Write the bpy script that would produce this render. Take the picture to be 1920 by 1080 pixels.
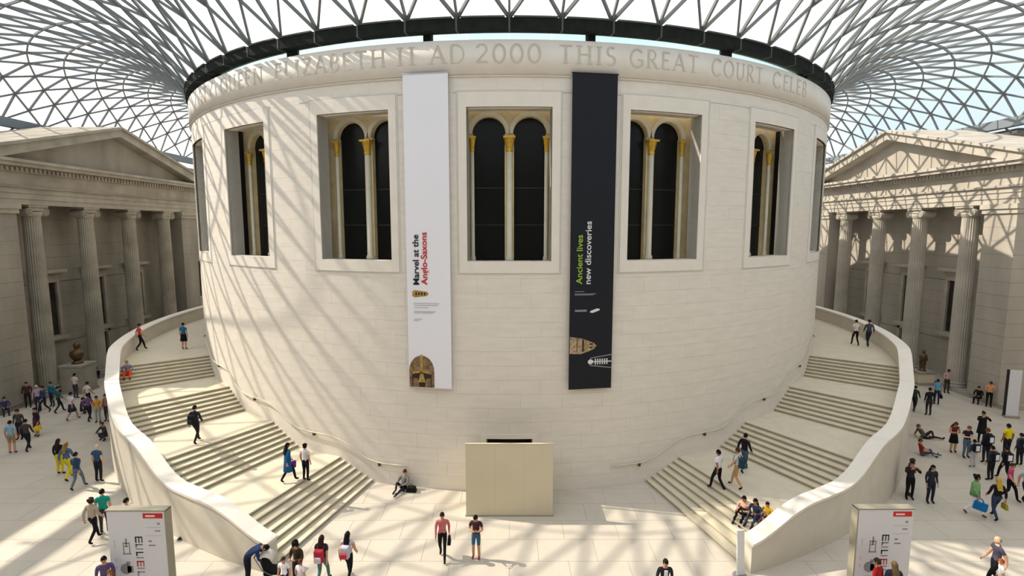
import bpy, math, random
from mathutils import Vector, Matrix, Quaternion

for _o in list(bpy.data.objects):
    bpy.data.objects.remove(_o)
SC = bpy.context.scene
COL = SC.collection
R_ = math.radians
random.seed(7)

# ------------------------------------------------------------------ camera
cam_d = bpy.data.cameras.new('camera')
cam = bpy.data.objects.new('camera', cam_d)
COL.objects.link(cam)
cam.location = (0, -43.4, 11.2)
cam.rotation_euler = (R_(90 - 6.5), 0, 0)
cam_d.sensor_width = 36.0
cam_d.lens = 987.0 / 1920 * 36
cam_d.shift_x = 5.0 / 1920
cam_d.clip_end = 2000
SC.camera = cam

# ------------------------------------------------------------------ sky, sun, exposure
SUN_EL, SUN_STRENGTH, SUN_COLOR = 43.0, 6.7, (1.0, 0.88, 0.73)
SKY_STRENGTH = 1.6
EXPOSURE = 0.0
_h = Vector((-0.982, 0.19, 0)).normalized()
TO_SUN = Vector((_h.x * math.cos(R_(SUN_EL)), _h.y * math.cos(R_(SUN_EL)), math.sin(R_(SUN_EL))))

world = bpy.data.worlds.new('sky')
SC.world = world
world.use_nodes = True
nt = world.node_tree
nt.nodes.clear()
n_out = nt.nodes.new('ShaderNodeOutputWorld')
n_bg = nt.nodes.new('ShaderNodeBackground')
n_tc = nt.nodes.new('ShaderNodeTexCoord')
n_no = nt.nodes.new('ShaderNodeTexNoise')
n_no.inputs['Scale'].default_value = 2.6
n_no.inputs['Detail'].default_value = 6.0
n_dot = nt.nodes.new('ShaderNodeVectorMath')
n_dot.operation = 'DOT_PRODUCT'
n_dot.inputs[1].default_value = TO_SUN
n_ma = nt.nodes.new('ShaderNodeMath')
n_ma.operation = 'MULTIPLY_ADD'
n_ma.inputs[1].default_value = 0.50
n_cr = nt.nodes.new('ShaderNodeValToRGB')
n_cr.color_ramp.elements[0].position = 0.36
n_cr.color_ramp.elements[0].color = (0.52, 0.63, 0.73, 1)
n_cr.color_ramp.elements[1].position = 0.72
n_cr.color_ramp.elements[1].color = (1.0, 1.0, 1.0, 1)
n_bg.inputs['Strength'].default_value = SKY_STRENGTH
L = nt.links.new
L(n_tc.outputs['Generated'], n_no.inputs['Vector'])
L(n_tc.outputs['Generated'], n_dot.inputs[0])
L(n_dot.outputs['Value'], n_ma.inputs[0])
L(n_no.outputs['Fac'], n_ma.inputs[2])
L(n_ma.outputs[0], n_cr.inputs['Fac'])
L(n_cr.outputs['Color'], n_bg.inputs['Color'])
L(n_bg.outputs[0], n_out.inputs[0])

sun_d = bpy.data.lights.new('sun', 'SUN')
sun = bpy.data.objects.new('sun', sun_d)
COL.objects.link(sun)
sun.location = TO_SUN * 120
sun.rotation_euler = TO_SUN.to_track_quat('Z', 'Y').to_euler()
sun_d.energy = SUN_STRENGTH
sun_d.color = SUN_COLOR
sun_d.angle = R_(0.6)

vs = SC.view_settings
vs.view_transform = 'Standard'
vs.look = 'None'
vs.exposure = EXPOSURE
vs.gamma = 1.0
vs.use_curve_mapping = False

# ------------------------------------------------------------------ materials
MATS = {}

def mat(name, col, rough=0.6, var=0.0, scale=3.0, bump=0.0, spec=0.3, col2=None, detail=5.0, metal=0.0, stretch=(1, 1, 1)):
    if name in MATS:
        return MATS[name]
    m = bpy.data.materials.new(name)
    m.use_nodes = True
    t = m.node_tree
    b = t.nodes['Principled BSDF']
    b.inputs['Base Color'].default_value = (*col, 1)
    b.inputs['Roughness'].default_value = rough
    b.inputs['Metallic'].default_value = metal
    b.inputs['Specular IOR Level'].default_value = spec
    if var > 0 or col2 or bump > 0:
        tc = t.nodes.new('ShaderNodeTexCoord')
        mp = t.nodes.new('ShaderNodeMapping')
        mp.inputs['Scale'].default_value = stretch
        no = t.nodes.new('ShaderNodeTexNoise')
        no.inputs['Scale'].default_value = scale
        no.inputs['Detail'].default_value = detail
        geo = t.nodes.new('ShaderNodeNewGeometry')
        t.links.new(geo.outputs['Position'], mp.inputs['Vector'])
        t.links.new(mp.outputs[0], no.inputs['Vector'])
        cr = t.nodes.new('ShaderNodeValToRGB')
        c1 = tuple(max(0, c * (1 - var)) for c in col)
        c2 = col2 if col2 else tuple(min(1, c * (1 + var)) for c in col)
        cr.color_ramp.elements[0].position = 0.32
        cr.color_ramp.elements[1].position = 0.68
        cr.color_ramp.elements[0].color = (*c1, 1)
        cr.color_ramp.elements[1].color = (*c2, 1)
        t.links.new(no.outputs['Fac'], cr.inputs['Fac'])
        oi = t.nodes.new('ShaderNodeObjectInfo')
        t.links.new(cr.outputs['Color'], b.inputs['Base Color'])
        t.nodes.remove(oi)
        if bump > 0:
            bp = t.nodes.new('ShaderNodeBump')
            bp.inputs['Strength'].default_value = bump
            bp.inputs['Distance'].default_value = 0.02
            t.links.new(no.outputs['Fac'], bp.inputs['Height'])
            t.links.new(bp.outputs[0], b.inputs['Normal'])
    MATS[name] = m
    return m

def glass_mat(name, tint, frit, gloss=0.06):
    m = bpy.data.materials.new(name)
    m.use_nodes = True
    t = m.node_tree
    t.nodes.clear()
    out = t.nodes.new('ShaderNodeOutputMaterial')
    tr = t.nodes.new('ShaderNodeBsdfTransparent')
    tr.inputs[0].default_value = (*tint, 1)
    tl = t.nodes.new('ShaderNodeBsdfTranslucent')
    tl.inputs[0].default_value = (0.86, 0.92, 0.92, 1)
    gl = t.nodes.new('ShaderNodeBsdfGlossy')
    gl.inputs['Roughness'].default_value = 0.08
    m1 = t.nodes.new('ShaderNodeMixShader')
    m1.inputs[0].default_value = frit
    m2 = t.nodes.new('ShaderNodeMixShader')
    m2.inputs[0].default_value = gloss
    t.links.new(tr.outputs[0], m1.inputs[1])
    t.links.new(tl.outputs[0], m1.inputs[2])
    t.links.new(m1.outputs[0], m2.inputs[1])
    t.links.new(gl.outputs[0], m2.inputs[2])
    t.links.new(m2.outputs[0], out.inputs[0])
    MATS[name] = m
    return m

def srgb(r, g, b):
    f = lambda c: (c / 255 / 12.92) if c / 255 <= 0.04045 else ((c / 255 + 0.055) / 1.055) ** 2.4
    return (f(r), f(g), f(b))

M_DRUM = mat('drum_stone', (0.74, 0.69, 0.625), 0.75, 0.04, 1.2, 0.10, stretch=(1, 1, 4))
M_DRUM2 = mat('drum_stone_cut', (0.765, 0.715, 0.65), 0.75, 0.03, 1.6, 0.08)
M_LETTER = mat('letter_stone_shaded', (0.56, 0.52, 0.45), 0.8, 0.05, 4.0)  # raised strokes; the shade of carved letters is put into this darker tone
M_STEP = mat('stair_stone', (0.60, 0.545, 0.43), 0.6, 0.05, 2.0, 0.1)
M_RISER = mat('riser_stone_shaded', (0.40, 0.355, 0.245), 0.75, 0.06, 2.0)  # stair stone darkened to olive: shade on the risers put into the colour
M_PARAPET = mat('parapet_stone', (0.60, 0.56, 0.485), 0.7, 0.05, 1.4, 0.1)
M_FLOOR = mat('floor_stone', (0.53, 0.485, 0.42), 0.42, 0.05, 1.0, 0.04, spec=0.4)
M_JOINT = mat('floor_joint', (0.48, 0.44, 0.375), 0.8, 0.04, 3.0)
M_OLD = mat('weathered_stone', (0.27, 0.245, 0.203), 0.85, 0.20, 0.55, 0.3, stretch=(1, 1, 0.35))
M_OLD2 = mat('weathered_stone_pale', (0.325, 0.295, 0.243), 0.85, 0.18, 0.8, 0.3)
M_EAST = mat('sunlit_stone', (0.42, 0.385, 0.335), 0.85, 0.14, 0.55, 0.3, stretch=(1, 1, 0.35))  # lighter copy of the portico stone; the right side's sunlight is painted in
M_EAST2 = mat('sunlit_stone_pale', (0.47, 0.435, 0.38), 0.85, 0.12, 0.8, 0.3)  # trim stone lightened likewise, sunlight put into the colour
M_REVEAL = mat('reveal_stone', (0.60, 0.585, 0.54), 0.8, 0.04, 2.0)
M_OCHRE = mat('ochre_brick', (0.66, 0.55, 0.32), 0.8, 0.12, 2.0, 0.1)
M_SHAFT = mat('cream_colonnette', (0.66, 0.62, 0.49), 0.6, 0.05, 3.0)
M_GOLD = mat('gilt_capital', (0.60, 0.38, 0.05), 0.4, 0.15, 9.0, metal=0.3)
M_DARKGLASS = mat('dark_window_glass', (0.009, 0.010, 0.010), 0.2, spec=0.15)
M_VOID = mat('dark_gap', (0.01, 0.01, 0.01), 0.9)
M_TRANSOM = mat('dark_bronze_bar', (0.03, 0.028, 0.024), 0.5)
M_STEEL = mat('painted_steel', (0.17, 0.185, 0.19), 0.5, spec=0.4)
M_FASCIA = mat('dark_fascia', (0.018, 0.022, 0.020), 0.85, 0.2, 3.0, spec=0.08)
M_FCAP = mat('grey_fascia_cap', (0.09, 0.095, 0.09), 0.7)
M_PANE = glass_mat('roof_glass', (0.975, 0.98, 0.975), 0.05, 0.015)
M_CLERE = glass_mat('clerestory_glass', (0.82, 0.95, 0.95), 0.10, 0.03)
M_BRONZE = mat('bronze', (0.12, 0.075, 0.035), 0.45, 0.2, 6.0, metal=0.6)
M_RAIL = mat('handrail_stone', (0.60, 0.55, 0.46), 0.6)
M_HOARD = mat('hoarding_board', (0.63, 0.56, 0.415), 0.6, 0.02, 1.0)
M_WINDARK = mat('gallery_window_glass', (0.035, 0.03, 0.026), 0.25, 0.4, 1.5)
M_WHITE = mat('white_print', (0.82, 0.82, 0.89), 0.6)
M_SIGN = mat('sign_white', (0.66, 0.66, 0.71), 0.5)
M_SIGNSIDE = mat('sign_side', (0.30, 0.28, 0.22), 0.6)
M_NAVY = mat('banner_black', (0.008, 0.010, 0.016), 0.7)
M_RED = mat('print_red', (0.55, 0.02, 0.02), 0.6)
M_BLACK = mat('print_black', (0.015, 0.015, 0.018), 0.6)
M_GREY = mat('print_grey', (0.25, 0.25, 0.27), 0.6)
M_LGREY = mat('print_light_grey', (0.48, 0.48, 0.52), 0.6)
M_GREEN = mat('print_green', (0.30, 0.50, 0.06), 0.6)
M_PWHITE = mat('print_white', (0.72, 0.72, 0.74), 0.6)
M_HELM = mat('print_brown', (0.21, 0.13, 0.07), 0.6, 0.5, 7.0)
M_HELM2 = mat('print_gold', (0.42, 0.28, 0.08), 0.6, 0.4, 9.0)
M_HELMD = mat('print_dark_brown', (0.03, 0.02, 0.012), 0.6)
M_MUMMY = mat('print_tan', (0.36, 0.27, 0.17), 0.6, 0.55, 9.0)

# ------------------------------------------------------------------ helpers
def P(r, a, z):
    a = R_(a)
    return (r * math.sin(a), -r * math.cos(a), z)

class MB:
    def __init__(s):
        s.v, s.f = [], []
    def add(s, vs_, fs):
        o = len(s.v)
        s.v += [tuple(p) for p in vs_]
        s.f += [tuple(i + o for i in f) for f in fs]
        return s
    def box(s, x0, x1, y0, y1, z0, z1):
        return s.add([(x0, y0, z0), (x1, y0, z0), (x1, y1, z0), (x0, y1, z0), (x0, y0, z1), (x1, y0, z1), (x1, y1, z1), (x0, y1, z1)],
                     [(3, 2, 1, 0), (4, 5, 6, 7), (0, 1, 5, 4), (1, 2, 6, 5), (2, 3, 7, 6), (3, 0, 4, 7)])
    def slab(s, a0, a1, r0, r1, z0, z1, n=None):
        n = n or max(1, int(math.ceil(abs(a1 - a0) / 2.5)))
        vs_, fs = [], []
        for k in range(n + 1):
            a = a0 + (a1 - a0) * k / n
            vs_ += [P(r0, a, z0), P(r1, a, z0), P(r1, a, z1), P(r0, a, z1)]
        for k in range(n):
            b, c = 4 * k, 4 * k + 4
            for i in range(4):
                j = (i + 1) % 4
                fs.append((b + i, c + i, c + j, b + j))
        fs.append((3, 2, 1, 0))
        e = 4 * n
        fs.append((e, e + 1, e + 2, e + 3))
        return s.add(vs_, fs)
    def tube(s, pts, r, n=8, caps=True, r2=None):
        pts = [Vector(p) for p in pts]
        vs_, fs = [], []
        m = len(pts)
        for k, p in enumerate(pts):
            d = (pts[min(k + 1, m - 1)] - pts[max(k - 1, 0)]).normalized()
            u = d.cross(Vector((0, 0, 1)))
            if u.length < 1e-3:
                u = Vector((1, 0, 0))
            u.normalize()
            w = u.cross(d)
            rr = r[k] if isinstance(r, (list, tuple)) else r
            for i in range(n):
                t = 2 * math.pi * i / n
                vs_.append(p + u * math.cos(t) * rr + w * math.sin(t) * (rr if r2 is None else r2))
        for k in range(m - 1):
            for i in range(n):
                j = (i + 1) % n
                fs.append((k * n + i, k * n + j, (k + 1) * n + j, (k + 1) * n + i))
        if caps:
            fs.append(tuple(range(n - 1, -1, -1)))
            fs.append(tuple((m - 1) * n + i for i in range(n)))
        return s.add(vs_, fs)
    def lathe(s, prof, n=16, c=(0, 0, 0), flute=0.0, nf=20):
        vs_, fs = [], []
        for r, z in prof:
            for i in range(n):
                t = 2 * math.pi * i / n
                rr = r * (1 - flute * (0.5 + 0.5 * math.cos(t * nf))) if flute else r
                vs_.append((c[0] + rr * math.cos(t), c[1] + rr * math.sin(t), c[2] + z))
        m = len(prof)
        for k in range(m - 1):
            for i in range(n):
                j = (i + 1) % n
                fs.append((k * n + i, k * n + j, (k + 1) * n + j, (k + 1) * n + i))
        fs.append(tuple(range(n - 1, -1, -1)))
        fs.append(tuple((m - 1) * n + i for i in range(n)))
        return s.add(vs_, fs)
    def prism(s, poly, d):
        """poly: 3D points of a planar outline, extruded by vector d"""
        n = len(poly)
        d = Vector(d)
        vs_ = [Vector(p) for p in poly] + [Vector(p) + d for p in poly]
        fs = [tuple(range(n - 1, -1, -1)), tuple(range(n, 2 * n))]
        for i in range(n):
            j = (i + 1) % n
            fs.append((i, j, n + j, n + i))
        return s.add(vs_, fs)
    def ball(s, c, rx, ry, rz, nu=12, nv=8):
        vs_, fs = [], []
        for k in range(nv + 1):
            t = math.pi * k / nv
            for i in range(nu):
                u = 2 * math.pi * i / nu
                vs_.append((c[0] + rx * math.sin(t) * math.cos(u), c[1] + ry * math.sin(t) * math.sin(u), c[2] - rz * math.cos(t)))
        for k in range(nv):
            for i in range(nu):
                j = (i + 1) % nu
                fs.append((k * nu + i, k * nu + j, (k + 1) * nu + j, (k + 1) * nu + i))
        return s.add(vs_, fs)
    def mesh(s, name, m, smooth=False):
        me = bpy.data.meshes.new(name)
        me.from_pydata(s.v, [], s.f)
        if m:
            me.materials.append(m)
        if smooth:
            me.polygons.foreach_set('use_smooth', [True] * len(me.polygons))
        me.update()
        return me
    def build(s, name, m, parent=None, smooth=False):
        o = bpy.data.objects.new(name, s.mesh(name, m, smooth))
        COL.objects.link(o)
        if parent is not None:
            o.parent = parent
            o.matrix_parent_inverse = parent.matrix_world.inverted() if False else Matrix.Identity(4)
        return o

def bevel(o, w=0.02, seg=1):
    md = o.modifiers.new('bevel', 'BEVEL')
    md.width = w
    md.segments = seg
    md.limit_method = 'ANGLE'
    return o

def empty(name, loc=(0, 0, 0), rz=0.0, label=None, cat=None, group=None, kind=None):
    o = bpy.data.objects.new(name, None)
    COL.objects.link(o)
    o.location = loc
    o.rotation_euler = (0, 0, rz)
    o.empty_display_size = 0.3
    return tag(o, label, cat, group, kind)

def tag(o, label=None, cat=None, group=None, kind=None):
    if label: o['label'] = label
    if cat: o['category'] = cat
    if group: o['group'] = group
    if kind: o['kind'] = kind
    return o

def link(name, me, parent=None, loc=None, rz=None):
    o = bpy.data.objects.new(name, me)
    COL.objects.link(o)
    if parent is not None:
        o.parent = parent
    if loc is not None:
        o.location = loc
    if rz is not None:
        o.rotation_euler = (0, 0, rz)
    return o

CAMP = Vector((0, -43.4, 11.2))
def shown(pts):
    """how large a flat piece shows from the visitors' balcony: area over squared distance"""
    n = Vector((0, 0, 0))
    o = Vector(pts[0])
    for i in range(1, len(pts) - 1):
        n += (Vector(pts[i]) - o).cross(Vector(pts[i + 1]) - o)
    c = sum((Vector(p) for p in pts), Vector()) / len(pts)
    d = c - CAMP
    l = d.length
    return abs(n.dot(d)) / (l ** 3 + 1e-6)

def in_view(c, mx=0.98, up=0.58, dn=0.58):
    d = Vector(c) - CAMP
    t = R_(6.5)
    dep = d.y * math.cos(t) - d.z * math.sin(t)
    if dep < 1:
        return False
    v = (d.y * math.sin(t) + d.z * math.cos(t)) / dep
    return abs(d.x / dep) < mx and -dn < v < up

def text_mesh(body, size, bold=0.0, m=None, name='lettering'):
    cu = bpy.data.curves.new('t', 'FONT')
    cu.body = body
    cu.size = size
    cu.offset = bold
    cu.extrude = 0.004
    o = bpy.data.objects.new('t', cu)
    COL.objects.link(o)
    dg = bpy.context.evaluated_depsgraph_get()
    me = bpy.data.meshes.new_from_object(o.evaluated_get(dg))
    bpy.data.objects.remove(o)
    bpy.data.curves.remove(cu)
    me.name = name
    me.materials.clear()
    me.materials.append(m)
    return me

# ------------------------------------------------------------------ floor
floor = empty('floor', kind='structure', label='pale stone paving of the covered court')
MB().add([(-37, -50, -0.012), (37, -50, -0.012), (37, 50, -0.012), (-37, 50, -0.012)], [(0, 1, 2, 3)]).build('bedding', M_JOINT, floor)
slabs = []
SX, SY = 2.0, 1.25
gap = 0.006
for j in range(int(62 / SY)):
    y0 = -48 + j * SY
    for i in range(-18, 18):
        x0 = i * SX + (0.5 * SX if j % 2 else 0)
        q = [(x0 + gap, y0 + gap), (x0 + SX - gap, y0 + gap), (x0 + SX - gap, y0 + SY - gap), (x0 + gap, y0 + SY - gap)]
        c = (x0 + SX / 2, y0 + SY / 2)
        if math.hypot(*c) < 20.0 or abs(c[0]) > 36:
            continue
        slabs.append(q)
vis = sorted(slabs, key=lambda q: -shown([(x, y, 0) for x, y in q]) if in_view((*q[0], 0)) else 0)
me = MB().box(gap, SX - gap, gap, SY - gap, -0.02, 0.0).mesh('paving_slab', M_FLOOR)
for q in vis[:300]:
    link('paving_slab', me, floor, (q[0][0] - gap, q[0][1] - gap, 0))
rest = MB()
for q in vis[300:]:
    rest.box(q[0][0], q[1][0], q[0][1], q[2][1], -0.02, 0.0)
tag(rest.build('paving_slabs', M_FLOOR, floor), kind='stuff')

# ------------------------------------------------------------------ drum
WSTEP, WHALF = 17.3, 4.45
WZ0, WZ1 = 9.85, 15.95
SURA, SURZ0, SURZ1 = 5.3, 9.37, 16.52
NW = range(-3, 4)
drum = empty('wall_drum', kind='structure', label='round white stone drum of the reading room')
back = MB()
def seg(a0, a1, z0, z1, r0=21.35, r1=21.985):
    back.slab(a0, a1, r0, r1, z0, z1)
edges = []
for k in NW:
    edges += [(k * WSTEP - WHALF, k * WSTEP + WHALF)]
a = edges[-1][1]
seg(a, 360 - a, 0, 17.15)
for k in range(len(edges)):
    e0, e1 = edges[k]
    if k == 3:
        seg(e0, -2.55, 0, WZ0); seg(2.55, e1, 0, WZ0); seg(-2.55, 2.55, 2.34, WZ0)
    else:
        seg(e0, e1, 0, WZ0)
    seg(e0, e1, WZ1, 17.15)
    if k < len(edges) - 1:
        seg(e1, edges[k + 1][0], 0, 17.15)
back.build('core_wall', M_DRUM, drum, True)
# frieze ring and wall top
MB().slab(180, 540, 21.2, 22.10, 17.17, 18.45, 144).build('frieze', M_DRUM2, drum, True)
MB().slab(180, 540, 21.2, 22.05, 17.08, 17.17, 144).build('frieze_fillet', M_DRUM, drum, True)
# facing blocks
def cut(rc, hole):
    a0, a1, z0, z1 = rc
    h0, h1, k0, k1 = hole
    if h1 <= a0 or h0 >= a1 or k1 <= z0 or k0 >= z1:
        return [rc]
    out = []
    if k0 > z0: out.append((a0, a1, z0, k0))
    if k1 < z1: out.append((a0, a1, k1, z1))
    m0, m1 = max(z0, k0), min(z1, k1)
    if h0 > a0: out.append((a0, h0, m0, m1))
    if h1 < a1: out.append((h1, a1, m0, m1))
    return out
HOLES = [(k * WSTEP - SURA, k * WSTEP + SURA, SURZ0, SURZ1) for k in NW] + [(-3.15, 3.15, 0, 2.54)]
CH = 17.08 / 28
blocks = []
for j in range(28):
    z0, z1 = j * CH, (j + 1) * CH
    w = 4.6
    off = (0, 2.3, 1.2, 3.4)[j % 4]
    for i in range(-16, 16):
        rcs = [(i * w + off, i * w + off + w, z0, z1)]
        if rcs[0][0] > 68 or rcs[0][1] < -68:
            continue
        for h in HOLES:
            rcs = [q for rc in rcs for q in cut(rc, h)]
        blocks += [q for q in rcs if q[1] - q[0] > 0.15 and q[3] - q[2] > 0.06]
blocks.sort(key=lambda q: -shown([P(22, q[0], q[2]), P(22, q[1], q[2]), P(22, q[1], q[3]), P(22, q[0], q[3])]))
g, ga = 0.0022, 0.006
cache = {}
rest = MB()
for n_, q in enumerate(blocks):
    wd = q[1] - q[0]
    if n_ < 300:
        key = (round(wd, 3), round(q[2], 3), round(q[3], 3))
        if key not in cache:
            cache[key] = MB().slab(-wd / 2 + ga, wd / 2 - ga, 21.97, 22.0, q[2] + g, q[3] - g, 3).mesh('stone_block', M_DRUM)
        link('stone_block', cache[key], drum, None, R_((q[0] + q[1]) / 2))
    else:
        rest.slab(q[0] + ga, q[1] - ga, 21.97, 22.0, q[2] + g, q[3] - g, 2)
tag(rest.build('stone_blocks', M_DRUM, drum), kind='stuff')

# carved inscription: stroke capitals with small serifs
def arc(cx, cy, rx, ry, a0, a1, n=9):
    return [(cx + rx * math.cos(R_(a0 + (a1 - a0) * k / n)), cy + ry * math.sin(R_(a0 + (a1 - a0) * k / n))) for k in range(n + 1)]
T1, T2 = 0.075, 0.13
GL = {
 'A': (0.8, [([(0.04, 0), (0.4, 1)], T1), ([(0.4, 1), (0.76, 0)], T2), ([(0.18, .36), (0.62, .36)], T1)], [(0.04, 0), (0.76, 0)]),
 'B': (0.62, [([(0.12, 0), (0.12, 1)], T2), ([(0.12, 1)] + arc(.3, .765, .2, .235, 90, -90) + [(0.12, .53)], T1), ([(0.12, .53)] + arc(.33, .265, .25, .265, 90, -90) + [(0.12, 0)], T1)], []),
 'C': (0.82, [(arc(.45, .5, .39, .5, 42, 318, 16), T2)], []),
 'D': (0.8, [([(0.12, 0), (0.12, 1)], T2), ([(0.12, 1)] + arc(.34, .5, .4, .5, 90, -90, 12) + [(0.12, 0)], T1)], []),
 'E': (0.58, [([(0.12, 0), (0.12, 1)], T2), ([(0.12, .97), (.53, .97)], T1), ([(0.12, .53), (.47, .53)], T1), ([(0.12, .03), (.55, .03)], T1)], []),
 'G': (0.84, [(arc(.45, .5, .39, .5, 42, 330, 16), T2), ([(.52, .42), (.8, .42)], T1), ([(.78, .42), (.78, .1)], T2)], []),
 'H': (0.84, [([(0.14, 0), (0.14, 1)], T2), ([(0.7, 0), (0.7, 1)], T2), ([(0.14, .52), (.7, .52)], T1)], [(0.14, 0), (0.14, 1), (0.7, 0), (0.7, 1)]),
 'I': (0.34, [([(0.17, 0), (0.17, 1)], T2)], [(0.17, 0), (0.17, 1)]),
 'L': (0.58, [([(0.12, 0), (0.12, 1)], T2), ([(0.12, .03), (.54, .03)], T1)], [(0.12, 1)]),
 'N': (0.84, [([(0.12, 0), (0.12, 1)], T1), ([(0.12, 1), (0.72, 0)], T2), ([(0.72, 0), (0.72, 1)], T1)], [(0.12, 0), (0.12, 1), (0.72, 1)]),
 'O': (0.9, [(arc(.45, .5, .4, .5, 0, 360, 20), T2)], []),
 'Q': (0.9, [(arc(.45, .5, .4, .5, 0, 360, 20), T2), ([(.45, .1), (.88, -.2)], T1)], []),
 'R': (0.72, [([(0.12, 0), (0.12, 1)], T2), ([(0.12, 1)] + arc(.32, .75, .23, .25, 90, -90) + [(0.12, .5)], T1), ([(.3, .5), (.68, 0)], T2)], [(0.12, 0), (0.68, 0)]),
 'S': (0.56, [(arc(.28, .755, .2, .245, 40, 270, 10) + arc(.28, .255, .22, .255, 90, -140, 10)[1:], T2)], []),
 'T': (0.74, [([(0.37, 0), (0.37, 1)], T2), ([(0.03, .97), (.71, .97)], T1)], [(0.37, 0)]),
 'U': (0.82, [([(0.14, 1), (0.14, .35)] + arc(.41, .33, .27, .33, 180, 360, 10) + [(.68, .35), (.68, 1)], T2 * 0.85)], [(0.14, 1), (0.68, 1)]),
 'V': (0.8, [([(0.04, 1), (0.4, 0)], T2), ([(0.4, 0), (0.76, 1)], T1)], [(0.04, 1), (0.76, 1)]),
 'Y': (0.76, [([(0.04, 1), (0.38, .48)], T2), ([(0.72, 1), (0.38, .48)], T1), ([(0.38, .48), (0.38, 0)], T2)], [(0.04, 1), (0.72, 1), (0.38, 0)]),
 'Z': (0.68, [([(0.06, .97), (.62, .97)], T1), ([(.62, 1), (.06, 0)], T2), ([(.06, .03), (.64, .03)], T1)], []),
 '2': (0.62, [(arc(.3, .74, .24, .26, 165, -40, 10) + [(.06, .04)], T2 * .85), ([(.04, .04), (.6, .04)], T1 * 1.2)], []),
 '0': (0.66, [(arc(.33, .5, .28, .5, 0, 360, 18), T2 * .9)], []),
}
def glyph(ch):
    w, strokes, serifs = GL[ch]
    vs_, fs = [], []
    for pts, t in strokes:
        n = len(pts)
        closed = n > 3 and abs(pts[0][0] - pts[-1][0]) + abs(pts[0][1] - pts[-1][1]) < 1e-6
        o = len(vs_)
        for k, (x, y) in enumerate(pts):
            p0 = pts[k - 1] if k else (pts[-2] if closed else pts[0])
            p1 = pts[k + 1] if k < n - 1 else (pts[1] if closed else pts[-1])
            dx, dy = p1[0] - p0[0], p1[1] - p0[1]
            l = math.hypot(dx, dy) or 1
            tt = t * (0.62 + 0.38 * abs(dy / l)) if n > 4 else t
            vs_ += [(x - dy / l * tt / 2, y + dx / l * tt / 2), (x + dy / l * tt / 2, y - dx / l * tt / 2)]
        for k in range(n - 1):
            fs.append((o + 2 * k, o + 2 * k + 1, o + 2 * k + 3, o + 2 * k + 2))
    for x, y in serifs:
        o = len(vs_)
        s_ = -1 if y > .5 else 1
        vs_ += [(x - .14, y), (x + .14, y), (x + .14, y + s_ * .045), (x - .14, y + s_ * .045)]
        fs.append((o, o + 1, o + 2, o + 3))
    return w, vs_, fs
LZ, LH = 17.58, 0.70
gcache = {}
def letter(ch, ac, squeeze):
    key = (ch, round(squeeze, 2))
    if key not in gcache:
        w, vs_, fs = glyph(ch)
        mb = MB()
        for f in fs:
            top = [P(22.112, math.degrees((vs_[i][0] - w / 2) * LH * squeeze / 22.11), LZ + vs_[i][1] * LH) for i in f]
            d = [P(22.098, math.degrees((vs_[i][0] - w / 2) * LH * squeeze / 22.11), LZ + vs_[i][1] * LH) for i in f]
            mb.add(d + top, [(4, 5, 6, 7), (0, 1, 5, 4), (1, 2, 6, 5), (2, 3, 7, 6), (3, 0, 4, 7)])
        gcache[key] = mb.mesh('letter', M_LETTER)
    link('letter', gcache[key], drum, None, R_(ac))
for word, a0, a1 in [('STY', -46.6, -41.2), ('QUEEN', -38.9, -29.6), ('ELIZABETH', -27.5, -12.9), ('II', -11.7, -9.6), ('AD', -8.1, -4.5), ('2000', -3.4, 3.2),
                     ('THIS', 5.0, 11.0), ('GREAT', 12.5, 20.8), ('COURT', 22.6, 30.8), ('CELEB', 32.8, 41.4)]:
    tot = sum(GL[c][0] for c in word) + 0.2 * (len(word) - 1)
    sq = R_(a1 - a0) * 22.11 / (tot * LH)
    x = 0
    for c in word:
        w = GL[c][0]
        letter(c, a0 + (x + w / 2) / tot * (a1 - a0), sq)
        x += w + 0.2

# door head behind the hoarding
door = empty('door_1', kind='structure', label='dark doorway in the drum behind the beige hoarding')
MB().slab(-2.55, 2.55, 21.3, 21.35, 0, 2.4).build('opening', M_VOID, door)
dm = MB()
dm.slab(-3.15, -2.55, 21.9, 22.03, 0, 2.54); dm.slab(2.55, 3.15, 21.9, 22.03, 0, 2.54); dm.slab(-2.55, 2.55, 21.9, 22.03, 2.34, 2.54)
dm.build('door_surround', M_DRUM2, door)

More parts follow.
